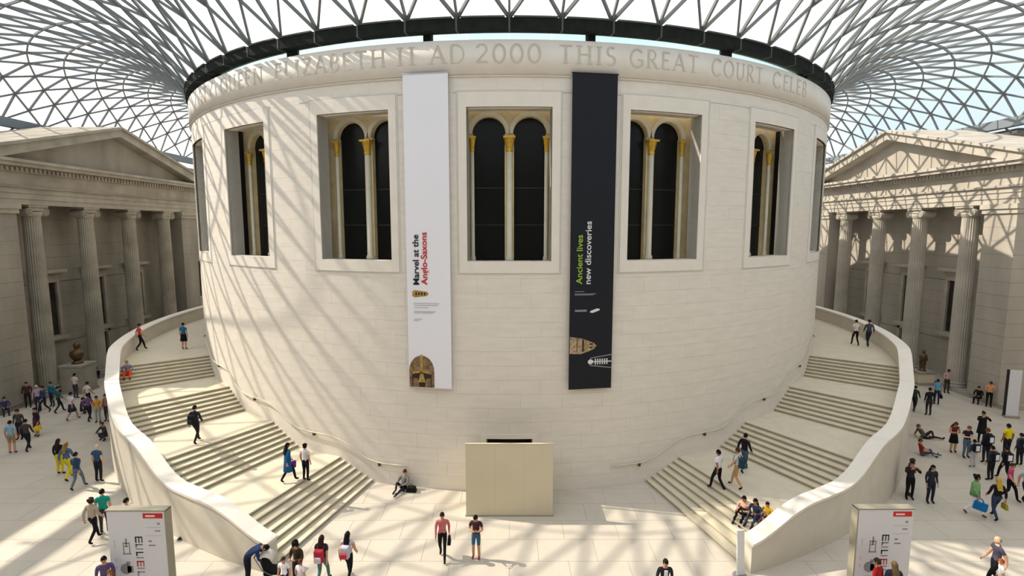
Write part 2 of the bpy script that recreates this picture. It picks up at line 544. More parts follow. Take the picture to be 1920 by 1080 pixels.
# ------------------------------------------------------------------ drum windows
RIN = 20.75
def window_parts():
    """meshes in local space: x across, y = -(distance from the drum axis)"""
    out = []
    sur = MB()
    h, H = WHALF, SURA
    rr = 22.035
    sur.slab(-H, -h, 21.9, rr, SURZ0, SURZ1, 1); sur.slab(h, H, 21.9, rr, SURZ0, SURZ1, 1)
    sur.slab(-h, h, 21.9, rr, SURZ0, WZ0, 4); sur.slab(-h, h, 21.9, rr, WZ1, SURZ1, 4)
    out.append(('surround', sur.mesh('surround', M_DRUM2)))
    lin = MB()
    H2 = H + 0.24
    for q in [(-H2, -H + .02, SURZ0 - .07, SURZ1 + .07), (H - .02, H2, SURZ0 - .07, SURZ1 + .07), (-H, H, SURZ0 - .07, SURZ0), (-H, H, SURZ1, SURZ1 + .07)]:
        lin.slab(q[0], q[1], 21.9, 22.012, q[2], q[3])
    out.append(('outer_fillet', lin.mesh('outer_fillet', M_REVEAL)))
    rev = MB()
    for s_ in (-1, 1):
        rev.slab(s_ * (WHALF + .0), s_ * (WHALF + .35), 21.35, 21.99, WZ0, WZ1, 1)
    rev.slab(-WHALF, WHALF, 21.1, 21.3, WZ0 - .3, WZ0 - .02); rev.slab(-WHALF, WHALF, 21.1, 21.3, WZ1 + .02, WZ1 + .3)
    out.append(('reveal', rev.mesh('reveal', M_REVEAL)))
    vo = MB()
    vo.box(-3.2, -2.2, -21.3, -20.6, WZ0 - .6, WZ1 + .6); vo.box(2.2, 3.2, -21.3, -20.6, WZ0 - .6, WZ1 + .6)
    vo.box(-3.2, 3.2, -20.45, -20.35, WZ0 - .8, WZ1 + 1.0)
    out.append(('shadow_gap', vo.mesh('shadow_gap', M_VOID)))
    # arcade panel: two arched lights
    pan = MB()
    zb, zt, zs = 9.55, 16.35, 15.12
    cxs, hw, ra = 0.86, 0.665, 0.70
    yf, yb = -RIN, -RIN + 0.26
    def q4(x0, x1, z0, z1):
        pan.box(x0, x1, yf, yb, z0, z1)
    q4(-2.2, -cxs - hw, zb, zs); q4(cxs + hw, 2.2, zb, zs); q4(-cxs + hw, cxs - hw, zb, zs)
    n = 14
    q4(-2.2, -cxs - ra, zs, zt); q4(cxs + ra, 2.2, zs, zt); q4(-cxs + ra, cxs - ra, zs, zt)
    for c in (-cxs, cxs):
        pr = [(c + ra * math.cos(math.pi * (1 - k / n)), zs + ra * math.sin(math.pi * (1 - k / n))) for k in range(n + 1)]
        for k in range(n):
            (x0, z0), (x1, z1) = pr[k], pr[k + 1]
            pan.add([(x0, yf, z0), (x1, yf, z1), (x1, yf, zt), (x0, yf, zt), (x0, yb, z0), (x1, yb, z1)], [(0, 1, 2, 3), (4, 5, 1, 0)])
    out.append(('arcade_panel', pan.mesh('arcade_panel', M_OCHRE)))
    for c in (-cxs, cxs):
        am = MB()
        for k in range(n):
            t0, t1 = math.pi * k / n, math.pi * (k + 1) / n
            pts = []
            for t in (t0, t1):
                for r_ in (ra + .02, ra + .20):
                    pts.append((c + r_ * math.cos(t), zs + r_ * math.sin(t)))
            a_, b_, c_, d_ = pts
            am.prism([(a_[0], yf - .05, a_[1]), (b_[0], yf - .05, b_[1]), (d_[0], yf - .05, d_[1]), (c_[0], yf - .05, c_[1])], (0, .06, 0))
        out.append(('arch_band', am.mesh('arch_band', M_SHAFT)))
        pn = MB()
        pn.box(c - .75, c + .75, yb - .03, yb - .01, zb, zs + .78)
        out.append(('pane', pn.mesh('pane', M_DARKGLASS)))
        for zz in (11.33, 12.9):
            out.append(('transom', MB().box(c - .68, c + .68, yb - .06, yb - .03, zz - .02, zz + .02).mesh('transom', M_TRANSOM)))
    for x, r_ in ((0, .135), (-cxs - hw - .03, .085), (cxs + hw + .03, .085)):
        sh = MB().lathe([(r_ * 1.35, 9.75), (r_ * 1.35, 9.95), (r_, 10.02), (r_ * .92, 14.4)], 12, (x, yf - .08, 0))
        out.append(('colonnette', sh.mesh('colonnette', M_SHAFT, True)))
        cp = MB().lathe([(r_ * .95, 14.36), (r_ * 1.15, 14.42), (r_ * 1.05, 14.5), (r_ * 1.35, 14.7), (r_ * 1.75, 14.92)], 10, (x, yf - .08, 0))
        w_ = r_ * 1.85
        cp.box(x - w_, x + w_, yf - .08 - w_, yf - .08 + w_ * .6, 14.92, 15.0)
        out.append(('capital', cp.mesh('capital', M_GOLD)))
    return out
WPARTS = window_parts()
for n_, k in enumerate(NW):
    nth = ('first', 'second', 'third', 'middle', 'third', 'second', 'first')[n_]
    lab = 'tall recessed drum window with dark arched lights, ' + ('between the two banners' if n_ == 3 else nth + (' from the left edge' if n_ < 3 else ' from the right edge'))
    w = empty('window_%d' % (k + 4), (0, 0, 0), R_(k * WSTEP), kind='structure', label=lab)
    for nm, me in WPARTS:
        link(nm, me, w)

# ------------------------------------------------------------------ clerestory and dark ring under the roof
ring = empty('trim_1', kind='structure', label='dark metal ring and glazed strip between drum and roof')
for k in range(40):
    a0 = -90 + k * 4.5 + 0.0
    MB().slab(a0 + .05, a0 + 4.45, 21.42, 21.46, 18.40, 19.0, 2).build('clerestory_pane', M_CLERE, ring)
MB().slab(90, 270, 21.42, 21.46, 18.40, 19.0).build('clerestory_pane', M_CLERE, ring)
for k in range(-6, 6):
    a = (k + 0.5) * WSTEP
    MB().slab(a - .38, a + .38, 21.36, 21.8, 18.42, 19.0, 1).build('post', M_FASCIA, ring)
MB().slab(180, 540, 21.3, 21.9, 18.96, 19.04, 144).build('soffit', mat('teal_soffit', (0.03, 0.05, 0.046), 0.6), ring, True)
pm = MB().slab(-2.56, 2.56, 21.8, 22.20, 18.79, 19.22, 3).mesh('fascia_panel', M_FASCIA)
sm = MB().slab(-0.09, 0.09, 21.8, 22.215, 18.78, 19.23, 1).mesh('fascia_rib', M_FCAP)
cm = MB().slab(-2.2, 2.2, 21.9, 22.25, 19.22, 19.28, 3).mesh('ring_cap', M_FCAP)
MB().slab(180, 540, 21.5, 21.8, 18.9, 19.24, 144).build('ring_beam', M_FASCIA, ring, True)
for k in range(68):
    link('fascia_panel', pm, ring, None, R_((k + .5) * 360 / 68))
    link('ring_cap', cm, ring, None, R_((k + .5) * 360 / 68))
    link('fascia_rib', sm, ring, None, R_(k * 360 / 68))

# ------------------------------------------------------------------ court walls
WX, YS, YN = 36.0, -47.5, 47.5
wl = empty('wall_left', kind='structure', label='weathered stone court wall behind the shaded portico')
wr = empty('wall_right', kind='structure', label='weathered stone court wall behind the sunlit portico')
def side_windows(parent, s_, ys):
    for y in ys:
        MB().box(s_ * 35.93, s_ * 36.3, y - .75, y + .75, 3.35, 7.4).build('window_glass', M_WINDARK, parent)
        fr = MB()
        x0, x1 = s_ * 35.85, s_ * 36.02
        fr.box(x0, x1, y - 1.0, y - .72, 3.2, 7.7); fr.box(x0, x1, y + .72, y + 1.0, 3.2, 7.7)
        fr.box(x0, x1, y - 1.0, y + 1.0, 7.4, 7.75); fr.box(s_ * 35.75, x1, y - 1.15, y + 1.15, 3.05, 3.35)
        fr.build('window_frame', M_OLD2, parent)
for par, s_ in ((wl, -1), (wr, 1)):
    b = MB()
    b.box(s_ * WX, s_ * (WX + 2), YS, YN, 0, 15.0)
    b.build('wall_face', M_OLD, par)
    b = MB()
    b.box(s_ * (WX - .15), s_ * (WX + 1.5), YS, YN, 12.75, 13.9); b.box(s_ * (WX - .6), s_ * (WX + 1.5), YS, YN, 15.0, 15.7)
    b.build('wall_cornice', M_OLD2, par)
    MB().box(s_ * (WX + 1.3), s_ * (WX + 3.0), YS, YN, 15.6, 18.15).build('attic', M_OLD2, par)
    side_windows(par, s_, [16.9 if s_ < 0 else 18.2, 22.5])
bk = MB(); bk.box(-38, 38, YN, YN + 2, 0, 18.2)
tag(bk.build('wall_back', M_OLD), kind='structure', label='far stone wall of the court behind the drum')
ft = MB(); ft.box(-38, 38, YS - 2, YS, 0, 17.8)
tag(ft.build('wall_front', M_OLD), kind='structure', label='stone court wall behind the viewer')

# ------------------------------------------------------------------ glazed lattice roof
roof = empty('ceiling', kind='structure', label='glazed steel lattice roof spreading from the drum to the court walls')
RX, RY0, RY1 = 36.0, -47.0, 47.0
RR, Z_RING, Z_EDGE = 22.0, 19.28, 18.72
def rim(sx, sy):
    return min(RX / abs(sx) if abs(sx) > 1e-6 else 1e9, RY1 / abs(sy) if abs(sy) > 1e-6 else 1e9)
def roof_z(x, y):
    r = math.hypot(x, y)
    f1 = max(0.0, r - RR)
    fx = max(0.0, RX - abs(x))
    fy = max(0.0, RY1 - abs(y))
    f2 = fx + fy - math.sqrt(fx * fx + fy * fy) * 0.999
    if f2 < 0.02 or f1 < 0.02:
        return Z_EDGE if f2 < 0.02 else Z_RING
    ex = 0.11 * min(14.0, max(0.0, rim(x / r, y / r) - RR - 14))
    up_ring = Z_RING + (3.9 + ex) * (1 - math.exp(-f1 / (3.1 + 0.5 * ex)))
    up_edge = Z_EDGE + (4.5 + ex) * (1 - math.exp(-f2 / 2.0))
    k, t = 2.2, math.exp(-2.0 * f1) + math.exp(-3.0 * f2)
    m = -math.log(math.exp(-k * (up_ring - 20)) + math.exp(-k * (up_edge - 20))) / k + 20
    return m * (1 - t) + min(up_ring, up_edge) * t if t < 1 else min(up_ring, up_edge)
NR, NA = 17, 68
def node(i, j):
    a = R_((i + 0.5 * (j % 2)) * 360.0 / NA)
    sx, sy = math.sin(a), -math.cos(a)
    rr = rim(sx, sy)
    s_ = j / NR
    t = s_ - 0.40 * math.sin(2 * math.pi * s_) / (2 * math.pi)
    r = RR + (rr - RR) * t
    return (r * sx, r * sy)
up3 = lambda p, dz=0.0: Vector((p[0], p[1], roof_z(*p) + dz))
bars, panes = [], []
def nbr(i, j):
    return ((i - 1, i) if j % 2 == 0 else (i, i + 1))
for j in range(NR):
    for i in range(NA):
        p = node(i, j)
        l, r = nbr(i, j)
        L_, R2 = node(l, j + 1), node(r, j + 1)
        bars += [(p, L_), (p, R2)]
        if j == 0:
            panes.append([p, node(i + 1, 0), node(i, 1)])
        if j < NR - 1:
            T = node(i, j + 2)
            bars.append((p, T))
            panes += [[p, R2, T], [p, T, L_]]
        else:
            panes.append([p, R2, L_])
def beam(mb, p, q, w=0.09, d=0.13):
    p, q = Vector(p), Vector(q)
    t = (q - p).normalized()
    s_ = t.cross(Vector((0, 0, 1))).normalized() * (w / 2)
    u = s_.cross(t).normalized() * (d / 2)
    if u.z < 0: u = -u
    a_ = [p - s_ - u, p + s_ - u, p + s_ + u, p - s_ + u]
    b_ = [q - s_ - u, q + s_ - u, q + s_ + u, q - s_ + u]
    mb.add(a_ + b_, [(0, 1, 2, 3), (7, 6, 5, 4), (0, 4, 5, 1), (1, 5, 6, 2), (2, 6, 7, 3), (3, 7, 4, 0)])
def bar_size(s_):
    a_, b_ = up3(s_[0]), up3(s_[1])
    if not (in_view(a_, 1.0, .6) or in_view(b_, 1.0, .6)): return 0
    d = ((a_ + b_) / 2 - CAMP)
    return (b_ - a_).cross(d).length / d.length ** 2 / d.length
bars.sort(key=bar_size, reverse=True)
rest = MB()
for n_, s_ in enumerate(bars):
    mb = MB() if n_ < 300 else rest
    beam(mb, up3(s_[0]), up3(s_[1]))
    if n_ < 300:
        mb.build('steel_bar', M_STEEL, roof)
tag(rest.build('steel_bars', M_STEEL, roof), kind='stuff')
def pane_size(c):
    pts = [up3(p, .12) for p in c]
    if not any(in_view(p, 1.0, .6) for p in pts): return 0
    return shown(pts)
panes.sort(key=pane_size, reverse=True)
rest = MB()
for n_, c in enumerate(panes):
    mb = MB() if n_ < 300 else rest
    mb.prism([up3(p, .11) for p in c], (0, 0, .02))
    if n_ < 300:
        mb.build('glass_pane', M_PANE, roof)
tag(rest.build('glass_panes', M_PANE, roof), kind='stuff')
eb = mat('edge_beam_grey', (0.20, 0.23, 0.26), 0.5)
for x0, x1, y0, y1 in ((RX - .2, RX + .3, RY0, RY1), (-RX - .3, -RX + .2, RY0, RY1), (-RX, RX, RY1 - .2, RY1 + .3), (-RX, RX, RY0 - .3, RY0 + .2)):
    MB().box(x0, x1, y0, y1, 18.42, 19.05).build('edge_beam', eb, roof)
for s_ in (-1, 1):
    for k in range(17):
        y = -46 + k * 6.0
        MB().tube([(s_ * (RX + .6), y, 18.1), (s_ * RX, y, 18.5)], .07, 8).build('bearing_post', eb, roof)

# ------------------------------------------------------------------ porticoes
def anta_parts(y0, y1):
    out = []
    n = 14
    z0, z1 = -.395, 12.15
    for k in range(n):
        a_, b_ = z0 + (z1 - z0) * k / n, z0 + (z1 - z0) * (k + 1) / n
        out.append((a_, b_))
    return out
def portico(name, loc, rz, label, stone, stone2):
    po = empty(name, (0, -43.4 + .94 * (loc[1] + 43.4), .672), rz, label, 'portico')
    po.scale = (.94, .94, .94)
    G = -.395
    MB().box(32.5, 36.1, -11.5, 11.5, -.715, G).build('stylobate', stone, po)
    # back wall in ashlar blocks
    bw = MB().box(34.72, 36.1, -9, 9, G, 12.8).build('back_wall', stone, po)
    holes = [(yc - .8, yc + .8, 3.1, 7.15) for yc in (-4.66, 0, 4.66)] + [(-.75, .75, G, 2.45)]
    nC = 14
    cz = (12.75 - G) / nC
    for j in range(nC):
        rcs = []
        off = 0.85 if j % 2 else 0
        y = -9 - off
        while y < 9:
            rcs.append((max(-9, y), min(9, y + 3.4), G + j * cz, G + (j + 1) * cz))
            y += 3.4
        for h in holes:
            rcs = [q for rc in rcs for q in cut(rc, h)]
        for q in rcs:
            if q[1] - q[0] > .1 and q[3] - q[2] > .05:
                MB().box(34.6, 34.73, q[0] + .006, q[1] - .006, q[2] + .006, q[3] - .006).build('ashlar_block', stone, bw)
    for yc in (-4.66, 0, 4.66):
        w = MB()
        x0 = 34.45
        w.box(x0, 34.75, yc - 1.08, yc - .8, 2.85, 7.4); w.box(x0, 34.75, yc + .8, yc + 1.08, 2.85, 7.4); w.box(x0, 34.75, yc - .8, yc + .8, 7.12, 7.4)
        w = w.build('window_frame', stone2, po)
        MB().box(34.62, 34.70, yc - .85, yc + .85, 3.0, 7.2).build('window_glass', M_WINDARK, w)
        MB().box(34.2, 34.75, yc - 1.3, yc + 1.3, 2.75, 3.05).build('window_sill', stone2, w)
        MB().box(34.5, 34.75, yc - 1.2, yc + 1.2, 7.4, 7.85).build('window_frieze', stone2, w)
        MB().box(34.05, 34.75, yc - 1.4, yc + 1.4, 7.85, 8.1).build('window_hood', stone2, w)
        MB().box(34.58, 34.63, yc - .03, yc + .03, 3.05, 7.15).build('mullion', M_TRANSOM, w)
        MB().box(34.58, 34.63, yc - .8, yc + .8, 5.1, 5.16).build('transom', M_TRANSOM, w)
    d = MB()
    d.box(34.4, 34.75, -1.0, -.75, G, 2.65); d.box(34.4, 34.75, .75, 1.0, G, 2.65); d.box(34.4, 34.75, -1.0, 1.0, 2.45, 2.7)
    d = d.build('door_frame', stone2, po)
    MB().box(34.62, 34.7, -.75, .75, G, 2.45).build('door_leaf', M_VOID, d)
    # end piers
    for s_ in (-1, 1):
        y0, y1 = sorted((s_ * 8.75, s_ * 11.1))
        an = MB().box(32.5, 36.1, y0 + .05, y1 - .05, G, 12.75).build('end_pier', stone, po)
        for a_, b_ in anta_parts(y0, y1):
            MB().box(32.42, 36.0, y0, y1, a_ + .006, b_ - .006).build('ashlar_block', stone, an)
        MB().box(32.3, 36.1, y0 - .1, y1 + .1, 12.15, 12.45).build('pier_moulding', stone2, an)
        MB().box(32.2, 36.1, y0 - .18, y1 + .18, 12.45, 12.78).build('pier_cap', stone2, an)
    # columns
    prof = [(.60, -.05), (.575, .3), (.575, 1.2), (.57, 4), (.555, 7), (.53, 9.5), (.505, 11.6), (.50, 12.05)]
    sh = MB().lathe(prof, 96, (0, 0, 0), .085, 24).mesh('column', stone2)
    bs = MB().lathe([(.72, -.395), (.75, -.32), (.72, -.25), (.66, -.21), (.66, -.17), (.70, -.13), (.73, -.07), (.61, -.03)], 24).mesh('column_base', stone2, True)
    cp = MB()
    cp.lathe([(.51, 11.95), (.57, 12.05), (.62, 12.2), (.58, 12.3)], 24)
    cp.box(-.46, .46, -.62, .62, 12.36, 12.62)
    for s_ in (-1, 1):
        cy_ = s_ * .62
        n = 20
        for (r0, x0, x1) in ((.29, -.44, .44), ):
            ring0 = [(x0, cy_ + r0 * math.cos(2 * math.pi * k / n), 12.3 + r0 * math.sin(2 * math.pi * k / n)) for k in range(n)]
            cp.prism(ring0, (x1 - x0, 0, 0))
        for xs, dx in ((-.44, -.09), (.44, .09)):
            for k in range(34):      # raised spiral fillet of the volute
                t0, t1 = k / 34 * 5 * math.pi, (k + 1) / 34 * 5 * math.pi
                f = lambda t: .30 * (1 - t / (5 * math.pi) * .82)
                pts = []
                for t in (t0, t1):
                    for w_ in (0, -.05):
                        rr = max(.02, f(t) + w_)
                        ang = math.pi / 2 - s_ * t
                        pts.append((xs, cy_ + rr * math.cos(ang), 12.3 + rr * math.sin(ang)))
                cp.prism([pts[0], pts[1], pts[3], pts[2]], (dx, 0, 0))
            cp.prism([(xs, cy_ + .06 * math.cos(2 * math.pi * k / 8), 12.3 + .06 * math.sin(2 * math.pi * k / 8)) for k in range(8)], (dx * 1.2, 0, 0))
    cp.box(-.58, .58, -.76, .76, 12.62, 12.76)
    cp = cp.mesh('capital', stone2)
    for y in (-6.99, -2.33, 2.33, 6.99):
        c = link('column', sh, po, (33.05, y, 0))
        link('column_base', bs, c)
        link('capital', cp, c)
    # entablature
    ar = MB()
    ar.box(32.42, 36.1, -11.2, 11.2, 12.76, 13.12); ar.box(32.36, 36.1, -11.25, 11.25, 13.12, 13.5); ar.box(32.30, 36.1, -11.3, 11.3, 13.5, 13.84)
    ar.build('architrave', stone2, po)
    MB().box(32.15, 36.1, -11.45, 11.45, 13.84, 13.98).build('architrave_moulding', stone, po)
    MB().box(32.36, 36.1, -11.25, 11.25, 13.98, 14.86).build('frieze', stone2, po)
    dn = MB()
    for k in range(66):
        y = -11.3 + k * .345
        dn.box(32.0, 32.4, y, y + .2, 14.9, 15.14)
    tag(dn.build('dentils', stone2, po), kind='stuff')
    co = MB()
    co.box(32.12, 36.1, -11.5, 11.5, 14.84, 15.18); co.box(31.55, 36.1, -12.05, 12.05, 15.18, 15.42); co.box(31.4, 36.1, -12.2, 12.2, 15.42, 15.62)
    co.build('cornice', stone2, po)
    za, zc = 18.55, 15.62
    MB().prism([(32.45, -11.6, zc), (32.45, 11.6, zc), (32.45, 0, za)], (3.6, 0, 0)).build('tympanum', stone, po)
    for s_ in (-1, 1):
        t_ = .62
        pts = [(31.45, s_ * 12.2, zc), (31.45, s_ * 12.2, zc + .25), (31.45, 0, za + t_), (31.45, 0, za - .02), (31.45, s_ * 10.4, zc)]
        if s_ < 0: pts.reverse()
        MB().prism(pts, (6.4, 0, 0)).build('raking_cornice', stone2, po)
        pts = [(31.25, s_ * 12.35, zc + .12), (31.25, s_ * 12.35, zc + .32), (31.25, 0, za + t_ + .14), (31.25, 0, za + t_ - .06)]
        if s_ < 0: pts.reverse()
        MB().prism(pts, (6.6, 0, 0)).build('raking_moulding', stone2, po)
    return po
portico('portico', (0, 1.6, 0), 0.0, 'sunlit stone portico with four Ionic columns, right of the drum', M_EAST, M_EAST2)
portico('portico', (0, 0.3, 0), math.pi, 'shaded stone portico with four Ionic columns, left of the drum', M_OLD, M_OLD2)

# ------------------------------------------------------------------ stairs around the drum
EA, EB = 25.6, 28.8
def r_out(a):
    a = R_(abs(a))
    return 1 / math.sqrt(math.sin(a) ** 2 / EA ** 2 + math.cos(a) ** 2 / EB ** 2)
FL = [(16.1, 20.4, 0, .94), (27.0, 31.3, .94, 1.90), (38.1, 42.6, 1.90, 2.86), (49.3, 52.9, 2.86, 3.82)]
def level(a):
    for a0, a1, z0, z1 in FL:
        if a < a0: return z0
        if a <= a1: return z0 + (z1 - z0) * (a - a0) / (a1 - a0)
    return 3.82
def soft_level(a):
    return sum(level(a + d) for d in (-1.4, -.7, 0, .7, 1.4)) / 5
def wedge(mb, s_, a0, a1, z0, z1, rin=21.96, n=None):
    n = n or max(1, int(math.ceil((a1 - a0) / 2.0)))
    vs_, fs = [], []
    for k in range(n + 1):
        a = a0 + (a1 - a0) * k / n
        ro = r_out(a) - .45
        vs_ += [P(rin, s_ * a, z0), P(ro, s_ * a, z0), P(ro, s_ * a, z1), P(rin, s_ * a, z1)]
    for k in range(n):
        b, c = 4 * k, 4 * k + 4
        for i in range(4):
            j = (i + 1) % 4
            fs.append((b + i, c + i, c + j, b + j))
    fs += [(3, 2, 1, 0), (4 * n, 4 * n + 1, 4 * n + 2, 4 * n + 3)]
    mb.add(vs_, fs)
def staircase(s_, label):
    st = empty('staircase', (0, 0, 0), 0, label, 'staircase')
    for k, (a0, a1, z0, z1) in enumerate(FL):
        da, dz = (a1 - a0) / 6, (z1 - z0) / 7
        for i in range(6):
            mb = MB()
            zt = z0 + dz * (i + 1)
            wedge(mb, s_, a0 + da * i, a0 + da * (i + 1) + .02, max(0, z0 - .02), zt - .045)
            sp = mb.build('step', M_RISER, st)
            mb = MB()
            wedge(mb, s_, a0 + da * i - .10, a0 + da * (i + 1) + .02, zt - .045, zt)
            mb.build('tread', M_STEP, sp)
        nx = FL[k + 1][0] if k < 3 else 150
        mb = MB()
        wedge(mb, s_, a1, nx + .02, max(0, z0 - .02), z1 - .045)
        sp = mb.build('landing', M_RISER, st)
        mb = MB()
        wedge(mb, s_, a1 - .10, nx, z1 - .045, z1)
        mb.build('landing_slab', M_STEP, sp)
    # outer parapet and coping
    A = [16.0 + k * 0.8 for k in range(int((150 - 16.0) / .8) + 1)]
    for nm, m_, din, dout, zlo, zhi in (('parapet', M_PARAPET, .47, 0, None, 0.86), ('coping', M_DRUM2, .53, .05, .86, .95)):
        vs_, fs = [], []
        for a in A:
            ro = r_out(a)
            l = soft_level(a)
            z0 = 0 if zlo is None else l + zlo
            z1 = l + zhi
            vs_ += [P(ro - din, s_ * a, z0), P(ro + dout, s_ * a, z0), P(ro + dout, s_ * a, z1), P(ro - din, s_ * a, z1)]
        n = len(A) - 1
        for k in range(n):
            b, c = 4 * k, 4 * k + 4
            for i in range(4):
                fs.append((b + i, c + i, c + (i + 1) % 4, b + (i + 1) % 4))
        fs += [(3, 2, 1, 0), (4 * n, 4 * n + 1, 4 * n + 2, 4 * n + 3)]
        MB().add(vs_, fs).build(nm, m_, st, False)
    # rail fixed to the drum
    pts = [P(22.09, s_ * a, .96) for a in (11.6, 13, 14.5)] + [P(22.09, s_ * a, soft_level(a) + .96) for a in [15.5 + .8 * k for k in range(60)]]
    rl = MB().tube(pts, .028, 8).build('handrail', M_RAIL, st, True)
    for a in (15.0, 24, 35, 46, 57):
        MB().slab(s_ * a - .12, s_ * a + .12, 21.98, 22.1, soft_level(a) + .80, soft_level(a) + .94, 1).build('rail_bracket', M_BRONZE, rl)
    return st
staircase(-1, 'sunlit curved stone staircase winding up the left flank of the drum')
staircase(1, 'shaded curved stone staircase winding up the right flank of the drum')

# ------------------------------------------------------------------ hoarding round the doorway
ho = empty('hoarding', (0, -23.95, 0), 0, 'plain beige board hoarding standing in front of the drum doorway', 'hoarding')
for k in range(3):
    MB().box(-1.69 + k * 1.127 + .0015, -1.69 + (k + 1) * 1.127 - .0015, 0, .06, .02, 2.93).build('front_board', M_HOARD, ho)
for s_ in (-1, 1):
    x0, x1 = sorted((s_ * 1.63, s_ * 1.69))
    MB().box(x0, x1, .06, 1.85, .02, 1.95).build('side_board', M_HOARD, ho)
MB().box(-1.72, 1.72, -.02, .08, 0, .04).build('base_rail', M_SIGNSIDE, ho)
MB().box(-1.70, 1.70, -.01, .07, 2.93, 2.96).build('top_rail', M_HOARD, ho)

# ------------------------------------------------------------------ banners on the drum
BW, BZ0, BZ1 = 1.84, 4.52, 17.22
def flat(parent, me, name, u, v, rot=0.0, y=-.045):
    o = link(name, me, parent)
    o.matrix_local = Matrix.Translation((u, y, v)) @ Matrix.Rotation(R_(90), 4, 'X') @ Matrix.Rotation(R_(rot), 4, 'Z')
    return o
def sheet(parent, name, m, pts, y=-.03, d=.012):
    return MB().prism([(u, y, v) for u, v in pts], (0, -d, 0)).build(name, m, parent)
def rect(u0, u1, v0, v1):
    return [(u0, v0), (u1, v0), (u1, v1), (u0, v1)]
def fit(me, length):
    xs = [v.co.x for v in me.vertices]
    k = length / (max(xs) - min(xs))
    m0 = min(xs)
    for v in me.vertices:
        v.co.x = (v.co.x - m0) * k
    return me
def banner(a, label, m):
    p = P(22.16, a, 0)
    b = empty('banner', p, R_(a), label, 'banner')
    MB().box(-BW / 2, BW / 2, -.03, .0, BZ0, BZ1).build('cloth', m, b)
    MB().tube([(-BW / 2 - .03, -.015, BZ1), (BW / 2 + .03, -.015, BZ1)], .03, 8).build('top_pole', M_LGREY if m is M_WHITE else M_NAVY, b)
    MB().tube([(-BW / 2, -.015, BZ0), (BW / 2, -.015, BZ0)], .025, 8).build('bottom_pole', M_LGREY if m is M_WHITE else M_NAVY, b)
    return b
bw_ = banner(-8.58, 'tall white banner with red and black lettering and a helmet picture', M_WHITE)
U0 = -BW / 2
flat(bw_, fit(text_mesh('Marvel at the', .36, .006, M_BLACK), 2.05), 'lettering', U0 + .52, 8.88, 90)
flat(bw_, fit(text_mesh('Anglo-Saxons', .36, .006, M_RED), 2.15), 'lettering', U0 + .87, 8.88, 90)
orn = sheet(bw_, 'brooch_print', M_HELM2, [(U0 + .22, 8.42), (U0 + .30, 8.36), (U0 + .84, 8.42), (U0 + .92, 8.5), (U0 + .84, 8.60), (U0 + .32, 8.66), (U0 + .22, 8.6)])
for k in range(4):
    sheet(bw_, 'brooch_stone', M_HELMD, rect(U0 + .36 + k * .12, U0 + .42 + k * .12, 8.45, 8.57), -.043)
for v, u1 in ((8.10, 1.35), (8.02, 1.3), (7.92, .9), (7.76, 1.2), (7.70, 1.1), (7.44, .62), (7.38, .5)):
    sheet(bw_, 'small_print', M_LGREY, rect(U0 + .27, U0 + u1, v, v + .028))
hp = [(0.02, 4.56)] + [(.02, 5.1)] + [(.56 + .54 * math.cos(R_(t)), 5.25 + .66 * math.sin(R_(t))) for t in range(180, -1, -15)] + [(1.10, 4.56)]
hm = sheet(bw_, 'helmet_print', M_HELM, [(U0 + u, v) for u, v in hp])
def hs(nm, m_, pts, y=-.043):
    MB().prism([(U0 + u, y, v) for u, v in pts], (0, -.01, 0)).build(nm, m_, hm)
hs('crest', M_HELM2, [(.51, 5.2), (.62, 5.2), (.60, 5.95), (.53, 5.95)])
hs('brow', M_HELM2, [(.16, 5.12), (.56, 5.2), (.97, 5.12), (.97, 5.2), (.56, 5.29), (.16, 5.2)])
hs('face_opening', M_HELMD, [(.15, 4.57), (.97, 4.57), (.99, 5.12), (.56, 5.19), (.14, 5.12)])
hs('nose', M_HELM2, [(.50, 5.15), (.63, 5.15), (.70, 4.86), (.43, 4.86)], -.05)
hs('cheek_guard', M_HELM, [(.18, 4.57), (.45, 4.57), (.40, 4.92), (.2, 4.96)], -.05)
hs('cheek_guard', M_HELM, [(.70, 4.57), (.95, 4.57), (.95, 4.96), (.74, 4.92)], -.05)
hs('moustache', M_HELM2, [(.36, 4.78), (.77, 4.78), (.70, 4.85), (.43, 4.85)], -.056)

bb = banner(8.77, 'tall black banner with green and white lettering', M_NAVY)
flat(bb, fit(text_mesh('Ancient lives', .36, .004, M_GREEN), 2.0), 'lettering', U0 + .50, 8.92, 90)
flat(bb, fit(text_mesh('new discoveries', .36, .004, M_PWHITE), 2.55), 'lettering', U0 + .86, 8.92, 90)
for v, u1 in ((8.60, .6), (8.50, 1.1), (8.46, 1.0)):
    sheet(bb, 'small_print', M_GREY, rect(U0 + .2, U0 + u1, v, v + .026))
sheet(bb, 'small_print', M_GREY, rect(U0 + .22, U0 + .72, 7.78, 7.86))
sheet(bb, 'white_logo', M_PWHITE, [(U0 + .86, 7.74), (U0 + .98, 7.72), (U0 + 1.26, 7.82), (U0 + 1.28, 7.88), (U0 + 1.15, 7.90), (U0 + .88, 7.80)])
cf = sheet(bb, 'coffin_print', M_MUMMY, [(U0 + .02, 6.02), (U0 + .5, 6.0), (U0 + .8, 6.1), (U0 + 1.05, 6.2), (U0 + 1.17, 6.33), (U0 + 1.05, 6.46), (U0 + .8, 6.56), (U0 + .5, 6.66), (U0 + .02, 6.74)])
for k, (u0, u1, v0, v1, m_) in enumerate([(.55, .62, 6.1, 6.6, M_HELMD), (.72, .76, 6.15, 6.55, M_HELM2), (.86, 1.0, 6.24, 6.30, M_HELMD), (.86, 1.0, 6.38, 6.44, M_HELMD), (.3, .36, 6.1, 6.66, M_HELM)]):
    MB().prism([(u, -.043, v) for u, v in rect(U0 + u0, U0 + u1, v0, v1)], (0, -.01, 0)).build('painted_band', m_, cf)
